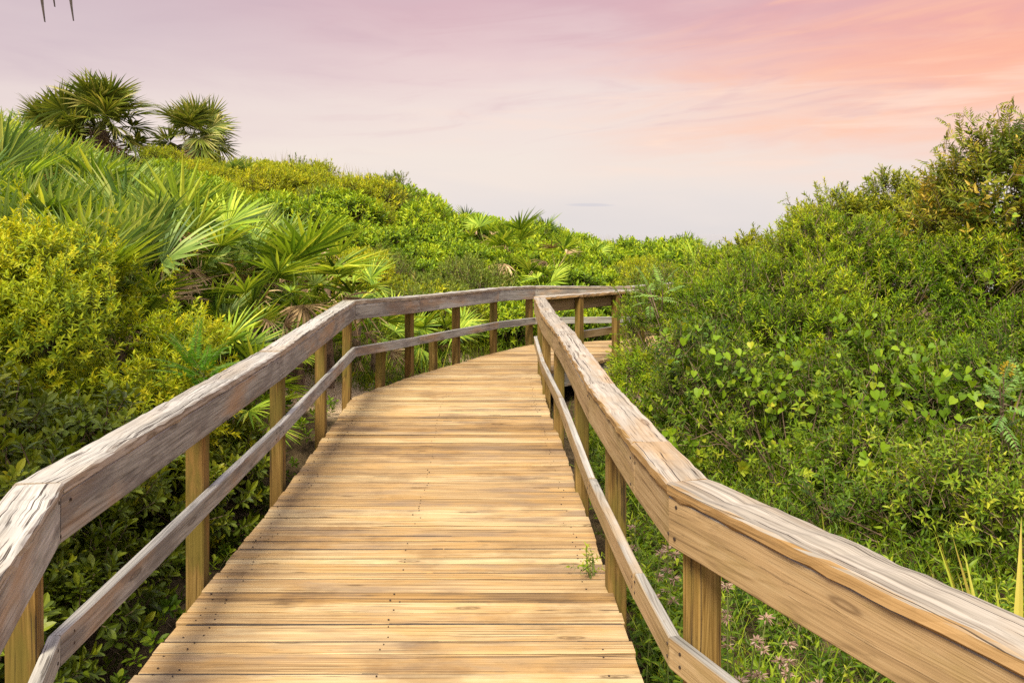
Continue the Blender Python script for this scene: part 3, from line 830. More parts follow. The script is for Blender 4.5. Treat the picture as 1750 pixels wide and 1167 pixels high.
def palmetto(loc, nf, size, label, group=None, up=(20, 75), kinds='g', dead=.15, seed=0, aim=None, cat='palmetto', sink=.0):
    g = np.random.default_rng(seed)
    x, y = loc[:2]; z = gz(x, y) - sink if len(loc) < 3 else loc[2]
    root = empty('saw_palmetto', (x, y, z)); tag(root, label, cat, group)
    dz_ = max(0, z - gz(x, y)); link('stump', STUMP, root, (0, 0, -.08 - dz_), g.uniform(0, 6), (size, size, (dz_ + .35 * size) / .35))
    for i in range(nf):
        a = i * 2.4 + g.normal() * .3; f = (i + .5) / nf
        inc = R(up[0] + (up[1] - up[0]) * f + g.normal() * 7)
        d = np.array([math.cos(a) * math.sin(inc), math.sin(a) * math.sin(inc), math.cos(inc)])
        if aim is not None: d = nrm(d + np.asarray(aim) * .6)
        isd = (f > (.15 if dead > .5 else .55) and g.random() < dead * (1.2 if dead > .5 else 2))
        if isd:
            d[2] -= .3 if dead < .5 else (.0 if f < .6 else .35)
            place_frond(root, FR_DEAD[g.integers(len(FR_DEAD))], (0, 0, .25 * size), d, g.normal() * .5, size * g.uniform(.8, 1.05), 'frond', 'dry brown frond')
        else:
            k = kinds[g.integers(len(kinds))]; pool = FR_GREEN if k == 'g' else FR_BLUE
            place_frond(root, pool[g.integers(len(pool))], (0, 0, .28 * size), d, g.normal() * .5, size * g.uniform(.8, 1.15))
    return root


def cabbage_palm(loc, h, nf, size, label, seed, ndead=14, lo=110):
    g = np.random.default_rng(seed)
    root = empty('cabbage_palm', loc); tag(root, label, 'palm tree')
    tm = stump_mesh('cabbage_palm_trunk', h, .19, .17, g, M_TRUNK, 14, 12, 26)
    link('trunk', tm, root)
    for i in range(nf):
        a = i * 2.399 + g.normal() * .25; f = (i + .5) / nf; inc = R(4 + (lo - 4) * f ** 1.15 + g.normal() * 6)
        d = np.array([math.cos(a) * math.sin(inc), math.sin(a) * math.sin(inc), math.cos(inc)])
        place_frond(root, FR_CAB[g.integers(len(FR_CAB))], (0, 0, h), d, g.normal() * .75, size * g.uniform(.85, 1.1))
    for i in range(ndead):
        a = i * 2.399 + 1 + g.normal() * .3; inc = R(g.uniform(112, 150))
        d = np.array([math.cos(a) * math.sin(inc), math.sin(a) * math.sin(inc), math.cos(inc)])
        place_frond(root, FR_CABD[g.integers(len(FR_CABD))], (0, 0, h - .08), d, g.normal() * .5, size * g.uniform(.8, 1.05), 'frond', 'dry brown hanging frond')
    return root


# two palms on the dune crest and one whose crown overhangs the walk from outside the view
p = at(172, 262, 19.0); cabbage_palm((p[0], p[1], gz(p[0], p[1]) - .1), 1.05, 38, 1.12, 'larger and broader of the two fan palms standing on the dune crest against the sky', 5, 26, 118)
p = at(105, 262, 19.6); cabbage_palm((p[0] - .3, p[1], gz(p[0], p[1]) - .1), .75, 24, 1.0, 'low fan palm half hidden beside the broad palm on the dune crest', 6, 12, 105)
p = at(330, 255, 21.0); cabbage_palm((p[0], p[1], gz(p[0], p[1]) - .1), 1.2, 28, .88, 'smaller fan palm with a round crown on the dune crest, right of the broad palm', 8, 16, 112)
p = at(395, 262, 20.0); palmetto((p[0], p[1]), 10, .8, 'low blue-green palmetto on the dune crest just right of the small fan palm', None, (10, 80), 'b', .1, 31)

# ------------------------------------------------------------------ dune slope cover
def deck_clear(x, y, r=.9):
    k = np.concatenate([LEFT[:, :2], RIGHT[:, :2]]);
    pts = []
    for A in (LEFT, RIGHT):
        for a_, c_ in zip(A, A[1:]):
            for f in np.linspace(0, 1, 8): pts.append(a_[:2] * (1 - f) + c_[:2] * f)
    pts = np.array(pts)
    return (np.hypot(pts[:, 0] - x, pts[:, 1] - y).min() > r) and not (np.interp(y, LEFT[:8, 1], LEFT[:8, 0]) - .2 < x < 1.0 and y < 12.6)


def px_of(x, y, z): return 875 + x / y * F, HOR + (EYE - z) / y * F


def hill_variant(sprigs, n, mat, seed, lob=None, **kw):
    g = np.random.default_rng(seed)
    lob = lob or [(0, 0, .32, .52, .52, .42), (.28, .12, .45, .34, .34, .32), (-.25, -.18, .38, .36, .34, .34), (-.05, .3, .5, .3, .3, .28), (.1, -.32, .3, .34, .3, .3)]
    lob = [(a + g.normal() * .05, b_ + g.normal() * .05, c + g.normal() * .05, d, e, f) for a, b_, c, d, e, f in lob]
    b, bb = shrub_parts(lob, sprigs, n, g, **kw)
    for V, Fc, T, M, G in zip(bb.V, bb.Fc, bb.T, bb.M, bb.G):
        pass
    off = b.n
    if bb.V: b.add(np.concatenate(bb.V), np.concatenate(bb.Fc), np.concatenate(bb.T), 1)
    return b.mesh('dune_shrub', [mat, M_STEM])


HV = {
    'green': [hill_variant(SP_FAR, 620, M_LHILL, s, tint0=.44, tvar=.19, clump=.18, branch=24, gap=.5) for s in (1, 2, 3)],
    'lime': [hill_variant(SP_FARN, 640, M_LHILY, s, tint0=.48, tvar=.19, branch=24, gap=.45) for s in (4, 5)],
    'olive': [hill_variant(SP_FARN, 420, M_LOLIV, s, tint0=.42, tvar=.16, branch=110, gap=.35, depth=.7) for s in (6, 7)],
}
HLAB = {
    'green': ('bright green broad-leaved shrub in the dense cover of the dune slope behind the railing', 'bright green shrubs covering the dune'),
    'lime': ('yellow-green small-leaved shrub in the cover of the dune slope', 'yellow-green shrubs covering the dune'),
    'olive': ('dull olive twiggy shrub low on the dune slope, thin with bare branches', 'olive twiggy shrubs low on the dune'),
}


SPEC = [  # px, py of the crown's heart, depth, fronds, size, kinds, dead, label
    (505, 470, 8.9, 13, 1.15, 'g', .05, 'large bright palmetto with flat star-like fans beside the grey railing', (8, 80)),
    (560, 520, 9.4, 10, .95, 'g', .1, 'bright green palmetto just behind the corner of the grey railing', (20, 85)),
    (340, 430, 8.2, 13, .95, 'g', .75, 'palmetto with many brown dead fans between the yellow shrub and the bright palmetto', (10, 80)),
    (268, 405, 7.9, 11, .85, 'b', .9, 'mostly dead palmetto with dark purplish fans behind the yellow-green shrub', (5, 75)),
    (430, 500, 8.0, 9, .75, 'g', .25, 'low palmetto under the brown-fanned one, above the fern', (30, 95)),
    (560, 445, 11.5, 8, .8, 'g', .7, 'half dead palmetto with pale dry fans in front of the bright green slope', (10, 90)),
    (610, 500, 10.8, 8, .75, 'g', .2, 'small palmetto at the foot of the slope behind the railing corner', (20, 85)),
    (735, 590, 11.6, 10, .85, 'g', .1, 'palmetto spreading its fans behind the railing, seen between two posts', (25, 95)),
    (690, 575, 11.9, 8, .8, 'g', .1, 'low palmetto left of the one seen between the railing posts', (25, 95)),
    (640, 570, 10.3, 8, .7, 'g', .1, 'small palmetto behind the bent railing beside the sandy patch', (20, 95)),
    (925, 478, 14.6, 7, .7, 'g', .1, 'lone bright palmetto showing above the far corner of the railing', (10, 70)),
    (870, 425, 16.0, 10, 1.0, 'g', .5, 'olive palmetto with dry fans in the middle of the dune slope', (10, 80)),
    (830, 400, 17.5, 9, .95, 'g', .6, 'straw-coloured palmetto high on the dune slope above the olive one', (10, 80)),
    (950, 440, 16.2, 9, .9, 'g', .8, 'dry brown palmetto on the dune slope right of the olive one', (15, 90)),
    (1000, 410, 19.5, 9, 1.0, 'g', .3, 'green palmetto high on the slope near the low end of the crest', (10, 80)),
    (930, 378, 21.5, 9, .95, 'b', .4, 'spiky palmetto breaking the skyline at the middle of the crest', (8, 75)),
    (893, 375, 22.0, 8, .85, 'b', .1, 'upright dark palmetto on the crest left of the spiky one', (8, 70)),
    (800, 345, 21.5, 9, .85, 'b', .2, 'blue-green palmetto on the crest where the skyline starts to drop', (8, 80)),
    (1165, 428, 23.0, 10, 1.0, 'b', .0, 'grey-green palmetto at the low gap of the skyline', (8, 80)),
    (1275, 405, 19.0, 8, .9, 'b', .0, 'upright palmetto showing over the bushes near the gap of the skyline', (6, 60)),
    (1195, 470, 14.5, 8, .8, 'g', .5, 'pale half dry palmetto behind the far end of the tan railing', (10, 80)),
    (425, 700, 6.4, 8, .5, 'g', .1, 'small palmetto growing under the grey railing beside the deck', (30, 100)),
    (640, 350, 19.5, 0, 1, 'g', 0, '', (0, 0)),
]
SPEC_XY = [((a[0] - 875) / F * a[2], a[2]) for a in SPEC if a[3]]


def scatter_hill():
    g = np.random.default_rng(77); pts = []
    tries = 0
    while tries < 16000 and len(pts) < 290:
        tries += 1
        Y = g.uniform(12.8, 28); px = g.uniform(180, 1330); X = (px - 875) / F * Y
        if not deck_clear(X, Y, .95): continue
        if X > 1.2 and Y < 15.5: continue
        z = gz(X, Y)
        if Y > 21.5 + .9 * max(0, X) + .6: continue
        if px < 268 and Y < 19.6: continue
        if px < 400 and 19.6 <= Y < 21.6 and g.random() < .6: continue
        if any((X - q[0]) ** 2 + (Y + .25 - q[1]) ** 2 < .55 ** 2 for q in SPEC_XY): continue
        if X < -4 and Y < 12.5 + 0.3 * (-X - 4) + 1: continue
        r = .62 + .018 * (Y - 13)
        if any((X - q[0]) ** 2 + (Y - q[1]) ** 2 < (r * .82) ** 2 for q in pts): continue
        pts.append((X, Y, z))
    for X, Y, z in pts:
        px, py = px_of(X, Y, z + .6)
        nz_ = snoise(np.array([X * .5, Y * .4, 0]), 1.0, 1)
        if 620 < px < 900 and Y < 15.5 and g.random() < .75: k = 'olive'
        elif (px < 520 and Y > 16.5) or nz_ > .45: k = 'lime'
        elif nz_ < -.75: k = 'olive' if g.random() < .5 else 'lime'
        else: k = 'green'
        me = HV[k][g.integers(len(HV[k]))]; s = g.uniform(.85, 1.2) * (1 + .012 * (Y - 13)) * (.68 if px < 430 and Y > 17.5 else 1)
        o = link('dune_shrub', me, None, (X, Y, z - .12), g.uniform(0, 6.28), (s, s, s * g.uniform(.7, 1.25)))
        tag(o, HLAB[k][0], 'shrub', HLAB[k][1])
    # a ground-hugging mat that fills the gaps between the shrubs
    b = Builder(); n = 9000
    Y = g.uniform(12.6, 29, n); px = g.uniform(-60, 1500, n); X = (px - 875) / F * Y
    keep = ~((Y < 14.2) & (X > -.9) & (X < 3.4)) & ~((X > 1.0) & (Y < 15))
    X, Y = X[keep], Y[keep]; z = ground(X, Y)
    P = np.stack([X, Y, z + g.uniform(0, .18, len(X))], -1); d = nrm(np.array([0, -.2, 1]) + g.normal(size=P.shape) * .5)
    wh = g.integers(0, 3, len(P))
    for k in range(3):
        s = wh == k; b.inst(SP_FAR[k], P[s], frames(d[s], g.normal(size=P[s].shape)), g.uniform(.9, 1.6, s.sum()), .15 + .15 * g.normal(size=s.sum()))
    tag(b.build('ground_cover', [M_LHILL, M_STEM]), 'low leafy mat filling the gaps between the shrubs of the dune slope', 'ground cover', None, 'stuff')


scatter_hill()

# palmettos of the left bank
def left_bank():
    g = np.random.default_rng(91); pts = []
    tries = 0
    while tries < 6000 and len(pts) < 100:
        tries += 1
        Y = g.uniform(6.8, 14.0); px = g.uniform(-60, 470); X = (px - 875) / F * Y
        if X > -2.9: continue
        if px > 300 and Y < 9: continue
        if 215 < px < 430 and Y < 8.4: continue
        if any((X - q[0]) ** 2 + (Y - q[1]) ** 2 < .45 ** 2 for q in SPEC_XY): continue
        if px > 400 and Y < 10.5: continue
        if any((X - q[0]) ** 2 + (Y - q[1]) ** 2 < .42 ** 2 for q in pts): continue
        pts.append((X, Y))
    for i, (X, Y) in enumerate(pts):
        lab = ('palmetto with upright straps in the bank below the palms', 'upright palmettos of the bank below the palms')
        px, py = px_of(X, Y, gz(X, Y)); room = (py - (205 + .32 * px)) * Y / F - .05
        s_ = min(g.uniform(.9, 1.2), room / 1.35)
        if s_ < .4: continue
        palmetto((X, Y), int(g.integers(8, 12)), s_, *lab, (0, 44), 'bbg' if g.random() < .5 else 'bgg', .75 if i % 5 == 2 else .30, 100 + i, aim=(.25, -.15, .1))


left_bank()
g = np.random.default_rng(92)
for i, (X, Y) in enumerate([(-2.55, 7.0), (-2.9, 7.6), (-2.6, 8.1), (-3.3, 7.3), (-3.1, 8.7), (-2.75, 9.3), (-3.5, 9.4), (-2.5, 10.2), (-3.1, 10.4)]):
    palmetto((X, Y), 9, g.uniform(.6, .8), 'low palmetto filling the foot of the bank close behind the grey railing', 'low palmettos at the foot of the bank', (8, 78), 'ggb', .2, 500 + i)
for i, (px, py, Y, nf, s, kd, dd, lab, up) in enumerate(SPEC):
    if nf == 0: continue
    q = at(px, py, Y); zg = gz(q[0], q[1])
    palmetto((q[0], q[1], min(max(zg - .05, q[2] - .55 * s), zg + (.25 if Y > 18 else .62))), nf, s * (.9 if Y > 17 else 1.0), lab, None, up, kd, dd, 300 + i, aim=(.15, -.35, .05))

# compound leaves: sumac, fern
def pinnate(n, ll, L, g, leaf=NARROW, droop=.25, taper=True, ang=62):
    b = Builder(); f = np.linspace(.18, 1, n)
    rach = lambda q: np.stack([0 * q, q * L, -droop * q * q * L], -1)
    P = rach(f)
    for sgn in (-1, 1):
        a = R(ang) * np.ones(n) + g.normal(size=n) * .08
        d = np.stack([sgn * np.sin(a), np.cos(a), -.25 + g.normal(size=n) * .08], -1)
        sz = ll * (np.sin(np.pi * (.15 + .8 * f)) * .6 + .4 if not taper else (1.1 - .75 * f))
        b.inst(leaf, P, frames(d, np.tile([0, 0, 1.0], (n, 1)) + g.normal(size=(n, 3)) * .15), sz, g.normal(size=n) * .08)
    q = rach(np.linspace(0, 1, 7)); tubes(b, q[:-1], q[1:], .003, TUBE3)
    T = np.concatenate(b.T); return np.concatenate(b.V), np.concatenate(b.Fc), T, np.concatenate(b.M)


GQ = np.random.default_rng(8)
SUMACL = [pinnate(9, .075, .32, GQ, LANCE, .3, False) for _ in range(3)]
FERNL = [pinnate(26, .085, .48, GQ, DIAMN, .35, True, 72) for _ in range(3)]


SUM_SP = pinnate(8, .075, .28, GQ, LANCE, .2, False)
SUM_SP2 = pinnate(7, .080, .24, GQ, LANCE, .35, False)

# ------------------------------------------------------------------ shrubs on the left
shrub('glossy_shrub', (-2.75, 4.0, -.65), [(0, 0, .55, .75, .8, .6), (-.3, .5, 1.05, .7, .7, .55), (.25, -.5, .35, .6, .7, .45), (.1, .75, .8, .6, .6, .5), (-.6, -.2, .8, .7, .8, .6), (.45, .2, .35, .4, .7, .4)],
      SP_OVAL, 1750, M_LDARK, 'dark glossy oval-leaved shrub pressing against the outside of the grey railing', seed=1, sub=5, tint0=.36, tvar=.13, gap=.25, depth=.5, branch=60, zmin=0)
shrub('glossy_shrub', (-2.1, 2.6, -.7), [(0, 0, .35, .42, .6, .4), (-.25, -.5, .45, .5, .6, .5), (-.1, .6, .3, .35, .5, .35), (-.5, .1, .6, .5, .6, .5)],
      SP_OVAL, 800, M_LDARK, 'dark oval-leaved shrub at the bottom left corner, seen under the near railing', seed=2, tint0=.32, tvar=.13, gap=.3, depth=.55, branch=40, zmin=0)
shrub('glossy_shrub', (-2.25, 5.9, -.65), [(0, 0, .35, .42, .7, .42), (-.35, .2, .7, .5, .7, .5), (-.2, -.6, .5, .45, .5, .45)],
      SP_OVAL, 800, M_LDARK, 'dark leafy shrub behind the middle of the grey railing, below the fern', seed=3, tint0=.40, tvar=.15, gap=.3, depth=.55, branch=40, zmin=0)
shrub('yellow_green_shrub', (-3.75, 6.0, -.3), [(0, 0, 1.1, 1.0, .7, .75), (.75, .1, .9, .6, .6, .65), (-.9, 0, 1.35, .8, .7, .75), (.3, .3, 1.45, .6, .5, .5), (-.3, -.4, .8, 1.1, .5, .6), (1.15, -.2, .55, .42, .5, .55)],
      SP_SMALL, 3700, M_LYEL, 'bright yellow-green small-leaved shrub rising behind the dark glossy one on the left', seed=4, sub=6, stem=M_GSTEM, tint0=.58, tvar=.17, clump=.2, gap=.2, depth=.45, branch=70, shoots=70, shoot_len=.4, zmin=0, scale=(.8, 1.35))
shrub('yellow_green_shrub', (-4.6, 4.9, -.2), [(0, 0, .9, .9, .8, .8), (.5, .2, 1.2, .7, .6, .6), (-.4, .3, 1.3, .8, .7, .7)],
      SP_SMALL, 2100, M_LYEL, 'yellow-green shrub at the left edge of the view above the dark glossy leaves', seed=5, sub=6, stem=M_GSTEM, tint0=.48, tvar=.17, clump=.2, gap=.2, branch=50, shoots=30, shoot_len=.35, zmin=0, scale=(.8, 1.3))

# ------------------------------------------------------------------ bushes on the right
shrub('myrtle_bush', (1.95, 8.9, -.55), [(0, 0, .8, .75, .8, .75), (.5, -.4, .9, .7, .7, .7), (-.25, -.5, .55, .5, .6, .55), (.3, .4, 1.1, .6, .6, .6), (-.3, .35, .9, .5, .5, .6), (-.62, -.75, .45, .42, .5, .5), (-.45, -.1, .5, .4, .5, .5)],
      SP_FINE, 2100, M_LFINE, 'small dense green bush crowding the far end of the tan railing', seed=11, tint0=.42, tvar=.17, clump=.18, gap=.4, branch=60, shoots=30, shoot_len=.35, zmin=0, sub=6)
shrub('myrtle_bush', (2.75, 10.5, -.4), [(0, 0, .9, .8, .6, .75), (.5, .1, 1.1, .6, .5, .65), (-.5, -.1, 1.0, .5, .5, .6)],
      SP_FINE, 1700, M_LFINE, 'rounded green bush behind the small dense one at the far end of the tan railing', seed=18, sub=6, tint0=.47, tvar=.16, clump=.18, gap=.2, branch=40, shoots=40, shoot_len=.35, zmin=.1, scale=(.9, 1.4))
shrub('myrtle_bush', (3.5, 8.3, -.5), [(0, 0, 1.1, 1.1, .9, 1.0), (-.7, -.3, .9, .8, .8, .8), (.9, .1, 1.2, .9, .8, 1.0), (0, .5, 1.6, .9, .8, .75), (.3, -.6, .7, 1.0, .6, .7), (1.2, -.5, .9, .7, .6, .8), (-.9, .4, 1.25, .7, .7, .65)],
      SP_FINE, 5200, M_LFINE, 'broad fine-leaved green bush filling the middle of the thicket beyond the tan railing', seed=12, tint0=.42, tvar=.17, clump=.2, gap=.42, branch=90, shoots=70, shoot_len=.35, zmin=0, scale=(.85, 1.35), sub=6)
shrub('myrtle_bush', (4.75, 11.2, -.42), [(0, 0, 1.4, 1.2, .9, 1.0), (-.9, .2, 1.2, .8, .8, .9), (.9, .2, 1.9, .9, .8, .9), (.2, .3, 2.1, .8, .7, .6)],
      SP_SMALL, 3000, M_LOLIVE, 'olive-green bush rising behind the broad fine-leaved bush, against the sky', seed=13, sub=6, tint0=.46, tvar=.15, gap=.2, branch=80, shoots=60, shoot_len=.28, zmin=.2, scale=(1.0, 1.7))
shrub('bronze_shrub', (5.35, 8.4, -.3), [(0, 0, 1.9, .9, .8, 1.0), (.7, -.3, 2.1, .8, .8, .9), (-.5, .2, 1.6, .7, .7, .9), (.5, -.5, 1.2, .9, .6, .8), (.9, .1, 2.6, .7, .6, .6), (-.2, -.2, 2.35, .6, .5, .5), (.4, -.3, 1.6, .9, .7, .8)],
      [SUM_SP2, SUM_SP] + SP_BIG + SP_OVAL[:1], 2700, M_LGOLD, 'tall shrub with bronze-tipped leaves towering over the thicket at the right edge', seed=14, tint0=.48, tvar=.2, clump=.22, gap=.30, depth=.6, branch=60, shoots=48, shoot_len=.65, zmin=.2, scale=(.7, 1.15))
shrub('myrtle_bush', (7.6, 10.8, 0), [(0, 0, 1.2, 1.1, .8, 1.1), (-1.0, .1, .9, .8, .7, .9), (.8, 0, 1.6, .9, .8, .9)],
      SP_FINE, 1800, M_LFINE, 'dim green bush seen through the tall bronze-tipped shrub at the right edge', seed=19, tint0=.4, gap=.2, branch=50, zmin=0, scale=(1.1, 1.7))
shrub('myrtle_bush', (4.7, 6.4, -.5), [(0, 0, .8, .9, .7, .7), (.6, .2, 1.1, .7, .6, .75), (-.7, .1, .7, .7, .6, .6), (.2, -.4, .5, .8, .5, .5)],
      SP_FINE, 2000, M_LFINE, 'dark green bush under the tall bronze-tipped shrub', seed=15, sub=6, tint0=.30, tvar=.15, gap=.45, branch=70, zmin=0)
shrub('viny_bush', (2.3, 6.6, -.65), [(0, .1, .6, .9, .7, .7), (.8, .2, .8, .8, .7, .75), (-.6, .4, .7, .6, .7, .7), (1.5, 0, .75, .8, .7, .7), (.5, -.5, .35, .9, .45, .45), (2.2, 0, .8, .7, .6, .7)],
      SP_WEED + SP_FINE[:2] + SP_ROUND[:1], 3000, M_LWEED, 'low broad-leaved bush overgrown by heart-leaved vine beside the tan railing', seed=16, sub=6, tint0=.30, tvar=.18, gap=.42, branch=60, zmin=0, scale=(.55, .95))
shrub('viny_bush', (3.6, 5.4, -.65), [(0, .1, .45, .9, .6, .55), (.9, .3, .6, .8, .6, .65), (-.8, 0, .35, .7, .55, .45)],
      SP_WEED, 1300, M_LWEED, 'low leafy bush at the foot of the thicket in front of the dark green bush', seed=17, sub=6, tint0=.36, tvar=.18, gap=.42, branch=40, zmin=0, scale=(.6, 1.0))


def vine(loc, lobes, n, label, seed, tint0=.5):
    g = np.random.default_rng(seed); lob = np.array(lobes, float); b = Builder()
    li = g.integers(0, len(lob), n); u = rand_dirs(n, g); u[:, 1] = -np.abs(u[:, 1]); u[:, 2] = np.abs(u[:, 2]) * .9 - .3; u = nrm(u)
    P = lob[li, :3] + u * lob[li, 3:] * g.uniform(1.0, 1.14, (n, 1))
    keep = (snoise(P * 2.6, 1.0, 0) > -.15) & (P[:, 2] > .02); P = P[keep]; u = u[keep]; n = len(P)
    nr = nrm(u + [0, -.2, .6] + g.normal(size=(n, 3)) * .35); d = nrm(np.cross(nr, g.normal(size=(n, 3))) * .6 + [0, 0, -.7])
    b.inst(HEART, P, frames(d, nr), g.uniform(.035, .078, n), tint0 - .02 + .2 * g.normal(size=n))
    tubes(b, P, P + nrm(-d + g.normal(size=(n, 3)) * .3) * g.uniform(.05, .12, (n, 1)), .002, TUBE3)
    root = empty('vine', loc); tag(root, label, 'vine')
    b.build('leaves', [M_LHEART, M_GSTEM], root)
    for _ in range(9):
        s = Builder()
        k = 9; p0 = P[g.integers(n)]; q = [p0]
        for _ in range(k): q.append(q[-1] + np.array([g.normal() * .12, -.02 + g.normal() * .04, g.normal() * .07]))
        q = np.array(q); tubes(s, q[:-1], q[1:], .004, TUBE3)
        s.build('stem', [M_STEM, M_STEM], root)


vine((2.2, 6.7, -.65), [(0, .1, .65, .95, .75, .75), (.8, .2, .85, .85, .75, .8), (-.6, .3, .75, .65, .75, .75), (1.5, 0, .8, .85, .75, .75), (-.3, -.1, .5, .6, .5, .5)], 1050, 'heart-leaved vine draped over the low bush beside the tan railing', 51)
vine((3.6, 6.0, -.6), [(0, 0, .55, 1.1, .8, .7), (1.0, .2, .7, .9, .8, .7)], 420, 'heart-leaved vine trailing over the foot of the thicket below the dark green bush', 52, .44)
vine((5.4, 7.6, .7), [(0, 0, .8, .9, .7, .8), (.3, .1, 1.5, .7, .7, .6)], 340, 'large yellow-green vine leaves climbing the tall bronze-tipped shrub', 53, .55)


def rosette_plant(name, loc, tpls, n, mat, label, cat, seed, spread=(25, 85), scale=(.8, 1.2), stem_h=.3, tint0=.45, stems=4, stemmat=M_STEM, group=None, wide=.16):
    g = np.random.default_rng(seed); root = empty(name, loc); tag(root, label, cat, group)
    b = Builder(); s = Builder()
    for k in range(stems):
        top = np.array([g.normal() * wide, g.normal() * wide, stem_h * g.uniform(.6, 1.1)])
        tubes(s, [(top[0] * .2, top[1] * .2, -.05)], [top], .008)
        m = max(3, n // stems); a = np.arange(m) * 2.4 + g.uniform(0, 6); inc = np.radians(np.linspace(spread[0], spread[1], m)) + g.normal(size=m) * .12
        d = np.stack([np.cos(a) * np.sin(inc), np.sin(a) * np.sin(inc), np.cos(inc)], -1)
        nn = np.array([0, 0, 1.0]) - d * d[:, 2:3]
        P = top - np.array([0, 0, 1]) * np.linspace(0, stem_h * .45, m)[:, None]
        w_ = g.integers(0, len(tpls), m)
        for j in range(len(tpls)):
            e = w_ == j; b.inst(tpls[j], P[e], frames(d[e], nn[e]), g.uniform(*scale, e.sum()), tint0 + .1 * g.normal(size=e.sum()))
    b.build('leaves', [mat, stemmat], root)
    s.build('stem', [stemmat, stemmat], root)
    return root


def blob_flower(root, p, g, mat, n=60, r=.06, rz=.10, leaf=DIAM, name='flower_head'):
    b = Builder(); u = rand_dirs(n, g); P = np.asarray(p) + u * [r, r, rz] * g.uniform(.4, 1, (n, 1))
    b.inst(leaf, P, frames(u + [0, 0, .4], g.normal(size=(n, 3))), g.uniform(.02, .035, n), .5 + .25 * g.normal(size=n))
    b.build(name, [mat], root)


q = at(1712, 615, 5.7); r_ = rosette_plant('sumac', (q[0], q[1], q[2] - .55), SUMACL, 26, M_SUMAC, 'sumac with blue-green feathery leaves and a mustard flower head at the right edge', 'sumac', 61, (20, 100), (.5, .8), .55, .5, 3)
blob_flower(r_, (-.02, -.1, .50), np.random.default_rng(2), M_YFLOW, 90, .036, .05)
for i, (px, py, Y, lab) in enumerate([(1130, 480, 8.6, 'feathery-leaved sumac shoot in front of the far end of the tan railing'),
                                      (1190, 590, 7.6, 'low feathery-leaved sumac above the heart-leaved vine')]):
    q = at(px, py, Y); rosette_plant('sumac', (q[0], q[1], q[2] - .35), SUMACL, 14, M_SUMAC, lab, 'sumac', 70 + i, (15, 95), (.7, 1.05), .4, .5, 2)
q = at(390, 590, 5.9); rosette_plant('fern', (q[0], q[1], q[2] - .25), FERNL, 26, M_FERN, 'vivid green fern tucked between the dark shrub and the palmettos', 'fern', 62, (20, 95), (.55, .85), .12, .5, 2, M_GSTEM)

# horsemint in flower under the tan railing
def horsemint(loc, seed, h, label, group):
    g = np.random.default_rng(seed); root = empty('horsemint', loc, g.uniform(0, 6)); tag(root, label, 'wildflower', group)
    b = Builder(); top = np.array([g.normal() * .05, g.normal() * .05, h])
    k = 8; f = np.linspace(0, 1, k)[:, None]; pts = f * top + np.array([[.02, .01, 0]]) * np.sin(f * 3)
    tubes(b, pts[:-1], pts[1:], .004, TUBE3)
    m = 22; ff = g.uniform(.1, .85, m); P = ff[:, None] * top; d = nrm(np.stack([g.normal(size=m), g.normal(size=m), g.uniform(0, .5, m)], -1))
    b.inst(LANCE, P, frames(d, np.tile([0, 0, 1.0], (m, 1))), g.uniform(.05, .09, m), .45 + .12 * g.normal(size=m))
    b.build('stem', [M_LWEED, M_GSTEM], root)
    for q_ in (1.0, .86, .74):
        fb = Builder(); m = 26; a = g.uniform(0, 6.28, m); e = g.uniform(-.2, .8, m)
        d = np.stack([np.cos(a), np.sin(a), e], -1); fb.inst(LANCE, np.tile(top * q_, (m, 1)) + d * .008, frames(d, np.tile([0, 0, 1.0], (m, 1)) + g.normal(size=(m, 3)) * .3), g.uniform(.016, .030, m), .5 + .25 * g.normal(size=m))
        fb.build('flower_head', [M_PINK], root)


g = np.random.default_rng(64)
for i, (px, py, Y) in enumerate([(1247, 1010, 3.3), (1255, 985, 3.5), (1262, 1095, 3.0), (1330, 1105, 3.1), (1248, 1135, 2.8), (1285, 1130, 2.9), (1310, 1140, 2.9), (1385, 1150, 2.9), (1112, 900, 4.3), (1102, 945, 3.9), (1130, 940, 4.0), (1147, 955, 3.8), (1268, 1050, 3.2)]):
    q = at(px, py, Y); zg = gz(q[0], q[1]); h = max(.25, q[2] - zg)
    horsemint((q[0], q[1], zg), 200 + i, h, 'pale pink horsemint spike flowering in the weeds under the tan railing', 'horsemint under the tan railing')

# strap-leaved plants
def strap_plant(loc, n, L, label, seed, tint0=.5, up=(5, 45)):
    g = np.random.default_rng(seed); root = empty('yucca', loc); tag(root, label, 'yucca')
    for i in range(n):
        a = i * 2.4; inc = R(up[0] + (up[1] - up[0]) * (i + .5) / n + g.normal() * 4)
        V, Fc, T, M = blade([(0, .014), (.3, .020), (.7, .013), (1, 0)], .6, .10, L * g.uniform(.75, 1.1))
        V = V * [1.0 / 1.0, 1, 1]
        b = Builder(); d = np.array([[math.cos(a) * math.sin(inc), math.sin(a) * math.sin(inc), math.cos(inc)]])
        tt = tint0 + .12 * g.normal() + .25 * (V[:, 1] / L)
        nn = np.array([[0, 0, 1.0]]) - d * d[:, 2:3]
        b.add(V @ frames(d, nn)[0].T, Fc, tt, 0); b.build('leaf', [M_STRAP], root)


q = at(1724, 1010, 3.0); strap_plant((q[0] + .02, q[1], gz(q[0], q[1]) + .1), 20, 1.15, 'yucca with stiff yellow-brown sword leaves behind the near right railing', 81, .30, (2, 16))
q = at(1505, 1150, 2.7); strap_plant((q[0], q[1], gz(q[0], q[1])), 7, .42, 'small yellow-green yucca tuft at the bottom edge below the tan railing', 82, .25, (10, 55))

# sprout pushing up between the planks
rosette_plant('deck_sprout', (.41, 3.95, -.02), SP_WEED, 7, M_LWEED, 'little green sprout growing at the edge of the planks by the tan railing', 'weed', 83, (20, 80), (.3, .48), .10, .6, 3, M_GSTEM, wide=.025)


